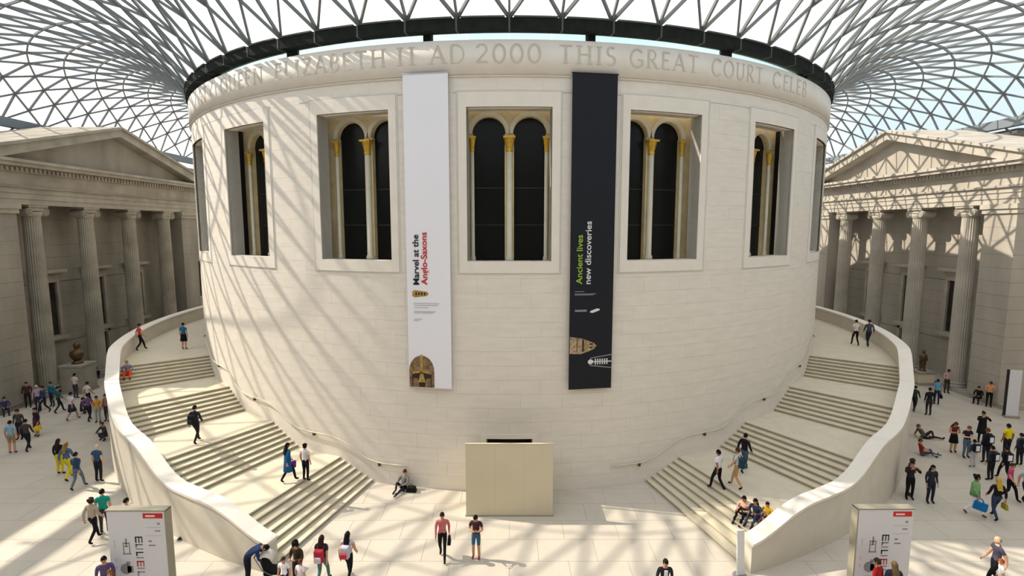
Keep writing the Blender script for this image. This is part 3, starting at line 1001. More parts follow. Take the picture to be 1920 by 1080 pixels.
bn = sheet(bb, 'skeleton_print', M_GREY, [(U0 + .80, 5.62), (U0 + .92, 5.48), (U0 + 1.82, 5.36), (U0 + 1.82, 5.40), (U0 + .95, 5.52), (U0 + .86, 5.64), (U0 + .95, 5.8), (U0 + 1.82, 5.92), (U0 + 1.82, 5.96), (U0 + .92, 5.83)])
MB().prism([(U0 + .92 + .12 * math.cos(R_(t)), -.043, 5.66 + .10 * math.sin(R_(t))) for t in range(0, 360, 30)], (0, -.01, 0)).build('skull', M_PWHITE, bn)
for k in range(6):
    MB().prism([(u, -.043, v) for u, v in rect(U0 + 1.10 + k * .1, U0 + 1.15 + k * .1, 5.54, 5.78)], (0, -.01, 0)).build('rib', M_PWHITE, bn)
MB().prism([(u, -.043, v) for u, v in rect(U0 + 1.0, U0 + 1.82, 5.64, 5.68)], (0, -.01, 0)).build('spine', M_PWHITE, bn)

# ------------------------------------------------------------------ information boards on the floor
def totem(x, y, w, h, rz, label, side):
    t = empty('sign_board', (x, y, 0), rz, label, 'sign')
    bevel(MB().box(-w / 2, w / 2, 0, .26, .05, h).build('panel', M_SIGN, t), .01)
    s0, s1 = (w / 2, w / 2 + .035) if side > 0 else (-w / 2 - .035, -w / 2)
    MB().box(s0, s1, -.01, .27, .03, h + .03).build('edge_trim', M_SIGNSIDE, t)
    MB().box(-w / 2 - .035, w / 2 + .035, -.012, .27, h, h + .035).build('top_trim', M_SIGNSIDE, t)
    MB().box(-w / 2 - .06, w / 2 + .06, -.06, .32, 0, .05).build('base', M_SIGNSIDE, t)
    k = w / 1.74
    def r(nm, m_, u0, u1, v0, v1, par=t, y_=-.004):
        return MB().box((u0 - .87) * k, (u1 - .87) * k, y_, 0, h - v1, h - v0).build(nm, m_, par)
    tab = r('red_tab', M_RED, 1.09, 1.68, .06, .22)
    r('tab_print', M_PWHITE, 1.17, 1.45, .12, .17, tab, -.008)
    r('rule_line', M_LGREY, 1.14, 1.62, .50, .515); r('rule_line', M_LGREY, 1.14, 1.62, .76, .775)
    r('small_print', M_GREY, 1.50, 1.58, .36, .42); r('small_print', M_GREY, 1.42, 1.58, .60, .64)
    r('small_print', M_GREY, 1.20, 1.30, .92, .97); r('small_print', M_GREY, 1.20, 1.40, 1.06, 1.10)
    # vertical line of large letters, lying on their sides
    v = .80
    for kx, (nm, hgt, mm) in enumerate([('E', .20, M_BLACK), ('L', .10, M_HELM), ('I', .07, M_GREY), ('L', .13, M_BLACK), ('I', .08, M_GREY), ('E', .18, M_RED), ('I', .08, M_GREY), ('L', .14, M_GREY), ('I', .08, M_GREY), ('E', .18, M_BLACK), ('I', .07, M_GREY), ('L', .12, M_GREY)]):
        mb = MB()
        def b(u0, u1, v0, v1):
            mb.box((u0 - .87) * k, (u1 - .87) * k, -.004, 0, h - v1, h - v0)
        b(.80, 1.02, v, v + .035)
        if nm == 'E':
            b(.80, .84, v, v + hgt); b(.90, .93, v, v + hgt); b(.99, 1.02, v, v + hgt)
        if nm == 'L':
            b(.80, .84, v, v + hgt)
        mb.build('large_letter', mm, t)
        v += hgt + .04
        if v > h - .2: break
    # line drawing and round picture beside it
    dr = MB()
    for u0, u1, v0, v1 in [(.42, .45, .98, 1.34), (.60, .63, .98, 1.34), (.40, .65, 1.33, 1.37), (.50, .55, .86, 1.12), (.45, .60, 1.0, 1.03), (.46, .58, 1.10, 1.13)]:
        dr.box((u0 - .87) * k, (u1 - .87) * k, -.004, 0, h - v1, h - v0)
    dr.build('drawing', M_GREY, t)
    pc = MB()
    pc.prism([((.46 + .17 * math.cos(R_(a_)) - .87) * k, 0, h - 1.84 + .17 * math.sin(R_(a_))) for a_ in range(0, 360, 20)], (0, -.004, 0))
    pc.box((.50 - .87) * k, (.68 - .87) * k, -.004, 0, h - 1.96, h - 1.74); pc.box((.48 - .87) * k, (.60 - .87) * k, -.004, 0, h - 1.70, h - 1.60)
    pc.build('round_picture', M_GREY, t)
    for v0 in (.92, 1.05, 1.5, 1.75):
        r('small_print', M_LGREY, .16, .19, v0, v0 + .1)
    for v0 in (2.12, 2.2):
        r('small_print', M_LGREY, .35, .75, v0, v0 + .03)
    return t
totem(-11.17, -28.55, 1.74, 2.8, 0, 'white information board with red tab, at the foot of the left staircase', 1)
totem(11.33, -28.45, 1.66, 2.8, 0, 'white information board with red tab, at the foot of the right staircase', -1)
tp = empty('standing_sign', (29.82, -13.2, 0), R_(-14), 'tall blank white panel with dark edge against the right pier', 'sign')
MB().box(-.31, .31, 0, .1, .12, 2.88).build('panel', M_SIGN, tp)
MB().box(-.40, -.31, -.01, .11, .12, 2.9).build('edge_trim', M_BLACK, tp)
MB().box(-.38, .36, -.15, .22, 0, .12).build('base', M_SIGNSIDE, tp)
pl = empty('placard_stand', (7.47, -27.5, 0), R_(12), 'narrow white placard on a stand beside the right parapet end', 'sign')
MB().prism([(-.13, -.05, .06), (.13, -.05, .06), (.10, .02, 1.55), (-.16, .02, 1.55)], (0, .04, 0)).build('placard', M_PWHITE, pl)
MB().tube([(0, .06, .03), (-.02, .08, 1.3)], .02, 8).build('post', M_GREY, pl)
MB().lathe([(.22, 0), (.22, .03), (.05, .05)], 16).build('base', M_GREY, pl)
fl = empty('floor_fitting', (-11.9, -25.52, 0), 0, 'small black object on the pale floor below the left parapet', 'floor fitting')
MB().lathe([(.09, 0), (.085, .05), (.06, .09), (.02, .11)], 12).build('dome', M_BLACK, fl, True)
MB().lathe([(.13, 0), (.13, .02), (.09, .025)], 16).build('rim', M_GREY, fl)

# ------------------------------------------------------------------ statues on pedestals
def pedestal(x, y, w, d, h, rz, label):
    p = empty('pedestal', (x, y, 0), rz, label, 'pedestal')
    bevel(MB().box(-w / 2, w / 2, -d / 2, d / 2, .15, h - .12).build('block', M_HOARD if h < 1.5 else M_OLD2, p), .02)
    MB().box(-w / 2 - .06, w / 2 + .06, -d / 2 - .06, d / 2 + .06, 0, .15).build('plinth', M_OLD2, p)
    MB().box(-w / 2 - .05, w / 2 + .05, -d / 2 - .05, d / 2 + .05, h - .12, h).build('top_slab', M_OLD2, p)
    return p
pedestal(29.88, -6.2, 1.1, 1.1, .95, 0, 'low beige pedestal carrying a small dark statue by the right portico')
pedestal(-29.7, -8.0, 1.4, 1.4, 1.95, 0, 'tall stone pedestal carrying a brown bust by the left portico')
su = empty('statue', (29.88, -6.2, .95), R_(200), 'small dark standing statue on the low beige pedestal', 'statue')
MB().lathe([(.24, 0), (.25, .08), (.18, .12), (.17, .3), (.22, .62), (.19, .8), (.25, 1.05), (.22, 1.18), (.08, 1.24), (.075, 1.3)], 14).build('robed_body', M_BRONZE, su, True)
MB().ball((0, .02, 1.41), .10, .12, .14).build('head', M_BRONZE, su, True)
for s_ in (-1, 1):
    MB().tube([(s_ * .22, 0, 1.12), (s_ * .29, .05, .88), (s_ * .16, .2, .78)], [.075, .065, .05], 8).build('arm', M_BRONZE, su, True)
su = empty('statue', (-29.7, -8.0, 1.95), R_(-60), 'brown bronze bust on the tall stone pedestal', 'statue')
MB().lathe([(.32, 0), (.34, .1), (.2, .16), (.2, .24)], 14).build('socle', M_BRONZE, su, True)
MB().lathe([(.22, .24), (.38, .5), (.42, .72), (.34, .86), (.13, .94), (.12, 1.04)], 16).build('shoulders', M_BRONZE, su, True)
MB().ball((0, .03, 1.24), .17, .20, .24, 14, 10).build('head', M_BRONZE, su, True)
MB().tube([(0, .2, 1.3), (0, .26, 1.2)], [.02, .04], 6).build('nose', M_BRONZE, su)
hu = empty('rooftop_hut', (38.6, 0, 18.2), 0, 'dark grey and rust brown rooftop hut behind the right pediment', 'hut')
MB().box(0, 2, -2.3, -.3, 0, 0.45).build('wall', mat('hut_grey', (.08, .09, .09), .7), hu)
MB().box(-.02, 2, -.3, .35, 0, 0.5).build('rust_panel', mat('hut_rust', (.22, .11, .02), .7, .3, 5.0), hu)
MB().box(-.1, 2.1, -2.4, .45, 0.5, .55).build('roof', mat('hut_roof', (.2, .2, .2), .7), hu)

# ------------------------------------------------------------------ people
SKIN_T = [srgb(222, 178, 150), srgb(196, 146, 116), srgb(150, 104, 78), srgb(232, 190, 166)]
def pmat(c, kind='cloth'):
    nm = '%s_%02x%02x%02x' % (kind, *c)
    return mat(nm, srgb(*c), 0.85 if kind == 'cloth' else 0.6, 0.12 if kind == 'cloth' else 0.0, 14.0, spec=0.15)
HEAD_R = (.078, .096, .118)
def base_pose():
    j = {'pelvis': (0, 0, .95), 'waist': (0, 0, 1.10), 'chest': (0, .0, 1.29), 'neck': (0, -.01, 1.445), 'headb': (0, .0, 1.53), 'headc': (0, .02, 1.595)}
    for s_, n in ((-1, 'l'), (1, 'r')):
        j['sh' + n] = (s_ * .175, 0, 1.395); j['el' + n] = (s_ * .225, -.03, 1.13); j['wr' + n] = (s_ * .235, .04, .89); j['ha' + n] = (s_ * .235, .065, .82)
        j['hip' + n] = (s_ * .09, 0, .90); j['kn' + n] = (s_ * .10, .02, .50); j['an' + n] = (s_ * .105, -.02, .085); j['to' + n] = (s_ * .12, .12, .035)
    return j
def make_pose(kind):
    j = base_pose()
    def st(**k):
        j.update(k)
    if kind in ('walk', 'walk2'):
        f, b = ('l', 'r') if kind == 'walk' else ('r', 'l')
        sf, sb = (-1, 1) if kind == 'walk' else (1, -1)
        j['kn' + f] = (sf * .09, .19, .53); j['an' + f] = (sf * .09, .27, .10); j['to' + f] = (sf * .10, .41, .06)
        j['kn' + b] = (sb * .09, .0, .50); j['an' + b] = (sb * .09, -.27, .14); j['to' + b] = (sb * .10, -.15, .035)
        j['el' + f] = (sf * .22, -.13, 1.15); j['wr' + f] = (sf * .22, -.14, .92); j['ha' + f] = (sf * .22, -.12, .85)
        j['el' + b] = (sb * .22, .05, 1.14); j['wr' + b] = (sb * .21, .20, .95); j['ha' + b] = (sb * .21, .25, .89)
    elif kind == 'phone':
        for s_, n in ((-1, 'l'), (1, 'r')):
            j['el' + n] = (s_ * .24, .02, 1.13); j['wr' + n] = (s_ * .11, .24, 1.14); j['ha' + n] = (s_ * .06, .29, 1.19)
        st(headc=(0, .06, 1.585), headb=(0, .02, 1.52))
    elif kind == 'photo':
        for s_, n in ((-1, 'l'), (1, 'r')):
            j['el' + n] = (s_ * .28, .15, 1.24); j['wr' + n] = (s_ * .14, .30, 1.46); j['ha' + n] = (s_ * .07, .32, 1.53)
    elif kind in ('sit', 'floor', 'recline', 'crouch', 'stepsit'):
        dz = {'sit': -.50, 'stepsit': -.80, 'floor': -.83, 'recline': -.83, 'crouch': -.66}[kind]
        dy = -.10 if kind == 'floor' else (-.28 if kind == 'recline' else .08)
        for k in list(j):
            x, y, z = j[k]
            if k[:2] not in ('kn', 'an', 'to', 'hi'):
                j[k] = (x, y + dy * max(0, (z - .95)) / .5, z + dz - (.06 * max(0, z - .95) / .5 if kind == 'recline' else 0))
        for s_, n in ((-1, 'l'), (1, 'r')):
            j['hip' + n] = (s_ * .09, .02, .90 + dz)
            if kind == 'sit':
                j['kn' + n] = (s_ * .12, .42, .46); j['an' + n] = (s_ * .12, .40, .08); j['to' + n] = (s_ * .13, .54, .035)
                j['el' + n] = (s_ * .24, .12, .68); j['wr' + n] = (s_ * .14, .32, .58); j['ha' + n] = (s_ * .11, .38, .57)
            elif kind == 'stepsit':
                j['kn' + n] = (s_ * .14, .40, .36); j['an' + n] = (s_ * .13, .52, -.06); j['to' + n] = (s_ * .14, .65, -.10)
                j['el' + n] = (s_ * .25, .12, .38); j['wr' + n] = (s_ * .14, .34, .38); j['ha' + n] = (s_ * .11, .40, .40)
            elif kind == 'crouch':
                j['kn' + n] = (s_ * .15, .36, .46); j['an' + n] = (s_ * .13, .10, .09); j['to' + n] = (s_ * .14, .24, .035)
                j['el' + n] = (s_ * .25, .20, .55); j['wr' + n] = (s_ * .14, .42, .48); j['ha' + n] = (s_ * .10, .47, .50)
            else:
                up = (n == 'r') != (kind == 'recline')
                if up:
                    j['kn' + n] = (s_ * .12, .40, .42); j['an' + n] = (s_ * .12, .52, .08); j['to' + n] = (s_ * .12, .65, .04)
                else:
                    j['kn' + n] = (s_ * .12, .46, .16); j['an' + n] = (s_ * .13, .86, .08); j['to' + n] = (s_ * .14, .90, .20)
                if kind == 'recline':
                    j['el' + n] = (s_ * .27, -.25, .34); j['wr' + n] = (s_ * .26, -.36, .10); j['ha' + n] = (s_ * .26, -.30, .05)
                else:
                    j['el' + n] = (s_ * .25, .05, .34); j['wr' + n] = (s_ * .15, .28, .32); j['ha' + n] = (s_ * .11, .34, .32)
    elif kind == 'bend':
        st(waist=(0, .08, 1.06), chest=(0, .27, 1.17), neck=(0, .42, 1.19), headb=(0, .50, 1.18), headc=(0, .56, 1.16))
        for s_, n in ((-1, 'l'), (1, 'r')):
            j['sh' + n] = (s_ * .17, .36, 1.17); j['el' + n] = (s_ * .20, .40, .92); j['wr' + n] = (s_ * .15, .52, .74); j['ha' + n] = (s_ * .12, .55, .68)
    return j
BONES = [('pelvis', 'waist'), ('waist', 'chest'), ('chest', 'neck'), ('neck', 'headb')]
RAD = {'pelvis': .125, 'waist': .115, 'chest': .13, 'neck': .06, 'headb': .052}
for n in 'lr':
    BONES += [('chest', 'sh' + n), ('sh' + n, 'el' + n), ('el' + n, 'wr' + n), ('wr' + n, 'ha' + n), ('pelvis', 'hip' + n), ('hip' + n, 'kn' + n), ('kn' + n, 'an' + n), ('an' + n, 'to' + n)]
    RAD.update({'sh' + n: .072, 'el' + n: .047, 'wr' + n: .032, 'ha' + n: .034, 'hip' + n: .10, 'kn' + n: .062, 'an' + n: .046, 'to' + n: .04})
BODY_RAW = {}
def raw_body(kind):
    if kind in BODY_RAW:
        return BODY_RAW[kind]
    j = make_pose(kind)
    names = list(RAD)
    me = bpy.data.meshes.new('b')
    me.from_pydata([j[n] for n in names], [(names.index(a), names.index(b)) for a, b in BONES], [])
    o = bpy.data.objects.new('b', me)
    COL.objects.link(o)
    o.modifiers.new('skin', 'SKIN')
    if not me.skin_vertices:
        raise RuntimeError('no skin layer')
    for i, n in enumerate(names):
        sv = me.skin_vertices[0].data[i]
        r = RAD[n]
        sv.radius = (r, r)
        sv.use_root = n == 'pelvis'
    ss = o.modifiers.new('sub', 'SUBSURF')
    ss.levels = 1
    dg = bpy.context.evaluated_depsgraph_get()
    em = bpy.data.meshes.new_from_object(o.evaluated_get(dg))
    vs_ = [v.co.copy() for v in em.vertices]
    fs = [tuple(p.vertices) for p in em.polygons]
    bpy.data.objects.remove(o)
    bpy.data.meshes.remove(em)
    bpy.data.meshes.remove(me)
    # slimmer front to back
    for v in vs_:
        if kind not in ('bend', 'recline') and abs(v.x) < .2:
            lo, hi = j['pelvis'][2] - .02, j['neck'][2]
            if lo < v.z < hi:
                t = (v.z - lo) / (hi - lo)
                cy_ = j['pelvis'][1] + (j['neck'][1] - j['pelvis'][1]) * t
                v.y = cy_ + (v.y - cy_) * .82
    BODY_RAW[kind] = (j, vs_, fs)
    return BODY_RAW[kind]
BODY_ME = {}
def body_mesh(kind, sleeve, leg):
    key = (kind, sleeve, leg)
    if key in BODY_ME:
        return BODY_ME[key]
    j, vs_, fs = raw_body(kind)
    J = {n: Vector(p) for n, p in j.items()}
    mb = MB()
    mb.add(vs_, fs)
    zones = []
    for f in fs:
        c = sum((vs_[i] for i in f), Vector()) / len(f)
        best, bt, bd = None, 0, 1e9
        for a, b in BONES:
            d = J[b] - J[a]
            t = max(0, min(1, (c - J[a]).dot(d) / d.length_squared))
            q = (c - J[a] - d * t).length / (RAD[a] * (1 - t) + RAD[b] * t)
            if q < bd:
                bd, best, bt = q, (a, b), t
        a, b = best
        z = 1
        if b[:2] == 'ha' or (b == 'headb' and bt > .12): z = 0
        elif b[:2] == 'wr': z = 1 if sleeve == 0 and bt < .9 else 0
        elif b[:2] == 'el': z = 0 if (sleeve == 1 and bt > .62) or (sleeve == 2 and bt > .15) else 1
        elif b[:2] == 'hi' or best == ('pelvis', 'waist') and bt < .35: z = 2
        elif b[:2] == 'kn': z = 2 if leg == 0 or bt < .8 else 0
        elif b[:2] == 'an': z = (2 if bt < .92 else 3) if leg == 0 else (0 if bt < .95 else 3)
        elif b[:2] == 'to': z = 3
        zones.append(z)
    def extra(m2, z):
        mb.add(m2.v, m2.f)
        zones.extend([z] * len(m2.f))
    # head with nose, chin, ears, eyes and mouth
    hc = J['headc']
    fw = Vector((0, 1, 0))
    hd = MB()
    hd.ball((0, 0, 0), *HEAD_R, 14, 10)
    hv = []
    for x, y, z in hd.v:
        if z < -.02:
            x *= 1 - .28 * (-z - .02) / .1
            y = y * (1 - .1 * (-z - .02) / .1) + .012 * (1 if y > 0 else 0)
        hv.append((x, y, z))
    hd.v = hv
    hd.add([(0, .098, .012), (-.014, .088, -.028), (.014, .088, -.028), (0, .118, -.026), (0, .09, -.034)], [(0, 1, 3), (0, 3, 2), (1, 4, 3), (3, 4, 2)])
    for s_ in (-1, 1):
        hd.ball((s_ * .078, -.005, -.005), .012, .022, .032, 6, 4)
    tilt = Matrix.Rotation(R_({'bend': -75, 'phone': -28}.get(kind, -6)), 3, 'X')
    hd.v = [tuple(hc + tilt @ Vector(v)) for v in hd.v]
    extra(hd, 0)
    ft = MB()
    for s_ in (-1, 1):
        ft.ball((s_ * .031, .086, .008), .014, .008, .007, 6, 4)
        ft.box(s_ * .031 - .018, s_ * .031 + .018, .084, .096, .024, .031)
    ft.box(-.024, .024, .086, .097, -.062, -.054)
    ft.v = [tuple(hc + tilt @ Vector(v)) for v in ft.v]
    extra(ft, 4)
    # five fingers on each hand
    for n, s_ in (('l', -1), ('r', 1)):
        w, h = J['wr' + n], J['ha' + n]
        d = (h - w).normalized()
        side = d.cross(Vector((s_, 0, 0)))
        side = Vector((0, 1, 0)) if side.length < .2 else side.normalized()
        curl = Vector((-s_, 0, 0)) - d * d.dot(Vector((-s_, 0, 0)))
        curl = curl.normalized() if curl.length > .1 else Vector((0, 0, -1))
        for k, ln in enumerate((.062, .074, .078, .066)):
            b0 = h + side * (.024 - .016 * k) + d * .018
            p1 = b0 + d * ln * .55 + curl * .008
            p2 = p1 + d * ln * .4 + curl * ln * .35
            extra(MB().tube([b0, p1, p2], [.0095, .009, .0065], 5), 0)
        b0 = w.lerp(h, .6) + side * .028
        extra(MB().tube([b0, b0 + side * .03 + d * .02, b0 + side * .035 + d * .05 + curl * .012], [.011, .010, .007], 5), 0)
    me = mb.mesh('person_body', None, True)
    for k in range(5):
        me.materials.append(None)
    me.polygons.foreach_set('material_index', zones)
    BODY_ME[key] = me
    return me
HAIR_ME = {}
def hair_mesh(kind, style):
    key = (kind, style)
    if key in HAIR_ME:
        return HAIR_ME[key]
    j = make_pose(kind)
    b = MB().ball((0, 0, 0), HEAD_R[0] * 1.10, HEAD_R[1] * 1.10, HEAD_R[2] * 1.08, 14, 10)
    low = {'short': -.03, 'bald': -.045}.get(style, -.06)
    fs = []
    for f in b.f:
        c = sum((Vector(b.v[i]) for i in f), Vector()) / len(f)
        if style == 'bald':
            if c.z < .02 and c.z > low and c.y < .02: fs.append(f)
        elif (c.z > .055) or (c.y < .035 and c.z > low):
            fs.append(f)
    m = MB(); m.v = list(b.v); m.f = fs
    if style == 'curly':
        for k in range(14):
            t = k * 2.4
            m.ball((.085 * math.cos(t), -.02 + .085 * math.sin(t) * (1 if math.sin(t) < 0 else .5), .04 + .06 * math.sin(k * 1.3)), .045, .045, .045, 6, 4)
    if style == 'bun':
        m.ball((0, -.09, .08), .05, .05, .05, 8, 6)
    if style == 'hat':
        m.lathe([(.15, .05), (.15, .062), (.09, .07), (.088, .13), (.06, .145)], 16)
    tilt = Matrix.Rotation(R_({'bend': -75, 'phone': -28}.get(kind, -6)), 3, 'X')
    if style == 'long':
        sec = [(.04, .088, .05, -.03), (-.06, .094, .06, -.045), (-.16, .105, .05, -.075), (-.27, .10, .04, -.105), (-.36, .07, .03, -.11)]
        vs_, f2 = [], []
        n = 10
        for z, rx, ry, y in sec:
            for i in range(n):
                t = 2 * math.pi * i / n
                vs_.append((rx * math.cos(t), y + ry * math.sin(t), z))
        for k in range(len(sec) - 1):
            for i in range(n):
                f2.append((k * n + i, k * n + (i + 1) % n, (k + 1) * n + (i + 1) % n, (k + 1) * n + i))
        f2 += [tuple(range(n)), tuple((len(sec) - 1) * n + i for i in range(n - 1, -1, -1))]
        m.add(vs_, f2)
    hc = Vector(j['headc'])
    m.v = [tuple(hc + tilt @ Vector(v)) for v in m.v]
    HAIR_ME[key] = m.mesh('hair', None, True)
    HAIR_ME[key].materials.append(None)
    return HAIR_ME[key]
GARM = {}
def garment(kind, g):
    if (kind, g) in GARM: return GARM[kind, g]
    z0 = make_pose(kind)['pelvis'][2] - .95
    prof = {'skirt': [(.135, 1.0), (.17, .90), (.20, .72), (.225, .55), (.21, .56)],
            'coat': [(.10, 1.42), (.17, 1.34), (.165, 1.12), (.18, .95), (.21, .7), (.235, .5), (.22, .51)],
            'blouse': [(.10, 1.42), (.18, 1.34), (.19, 1.1), (.215, .86), (.2, .87)]}[g]
    m = MB().lathe([(r, z + z0) for r, z in prof], 16)
    m.v = [(x, y * .74, z) for x, y, z in m.v]
    me = m.mesh(g, None, True)
    me.materials.append(None)
    GARM[kind, g] = me
    return me
def setm(o, k, m):
    o.material_slots[k].link = 'OBJECT'
    o.material_slots[k].material = m
def backpack(p, H, c, c2, label, kind):
    j = make_pose(kind)
    s_ = H / 1.715
    q = p.matrix_basis @ Vector((0, j['chest'][1] - .20, j['chest'][2] - .30))
    b = empty('backpack', q, p.rotation_euler.z, label, 'backpack')
    b.scale = (s_,) * 3
    bevel(MB().box(-.15, .15, -.11, .09, -.06, .36).build('pack_body', pmat(c), b), .05, 2)
    bevel(MB().box(-.11, .11, -.17, -.10, -.02, .17).build('front_pocket', pmat(c2), b), .03, 2)
    for x in (-.1, .1):
        MB().tube([(x, .08, .32), (x, .14, .40), (x * 1.2, .30, .38), (x * 1.3, .33, .24), (x * 1.1, .26, .08), (x, .10, .02)], .018, 6).build('strap', pmat(c), b, True)
    return b
def handbag(p, H, c, label, kind, hand='r', big=1.0):
    j = make_pose(kind)
    s_ = H / 1.715
    h = Vector(j['ha' + hand])
    q = p.matrix_basis @ (h + Vector((0, 0, -.06)))
    b = empty('bag', q, p.rotation_euler.z, label, 'bag')
    b.scale = (s_ * big,) * 3
    bevel(MB().prism([(-.07, -.17, -.34), (.07, -.17, -.34), (.045, -.14, -.08), (-.045, -.14, -.08)], (0, .34, 0)).build('bag_body', pmat(c), b), .02, 2)
    for x in (-.03, .03):
        MB().tube([(x, -.09, -.09), (x * .6, -.06, .0), (0, 0, .035), (x * .6, .06, .0), (x, .09, -.09)], .009, 6).build('handle', pmat(c), b, True)
    return b
def card(p, H, label, kind):
    j = make_pose(kind)
    q = p.matrix_basis @ Vector((0, j['chest'][1] - .15, j['chest'][2] - .22))
    b = empty('drawstring_bag', q, p.rotation_euler.z, label, 'bag')
    bevel(MB().box(-.15, .15, -.07, .03, -.05, .34).build('bag_body', pmat((28, 30, 40)), b), .03, 2)
    MB().box(-.085, .085, -.078, -.069, .02, .27).build('white_print', pmat((225, 225, 232)), b)
    for x in (-.11, .11):
        MB().tube([(x, .0, .33), (x, .10, .40), (x * 1.2, .26, .30)], .012, 6).build('cord', pmat((28, 30, 40)), b)
    return b
def person(x, y, z, face, pose, H, top, bot, sleeve, leg, hs, hc, shoe, skin, label, garm=None, gcol=None):
    o = link('person', body_mesh(pose, sleeve, leg))
    o.location = (x, y, z)
    o.rotation_euler = (0, 0, R_(-face))
    s_ = H / 1.715
    o.scale = (s_,) * 3
    for k, m in enumerate((mat('skin_%d' % skin, SKIN_T[skin], .6), pmat(top), pmat(bot), pmat(shoe, 'shoe'), pmat((40, 25, 22), 'feature'))):
        setm(o, k, m)
    tag(o, label, 'person', 'visitors in the court')
    if hs:
        h = link('hair', hair_mesh(pose, hs), o)
        setm(h, 0, pmat(hc, 'hair'))
    if garm:
        h = link(garm, garment(pose, garm), o)
        setm(h, 0, pmat(gcol or top))
    o.matrix_basis = Matrix.LocRotScale(o.location, o.rotation_euler, o.scale)
    return o

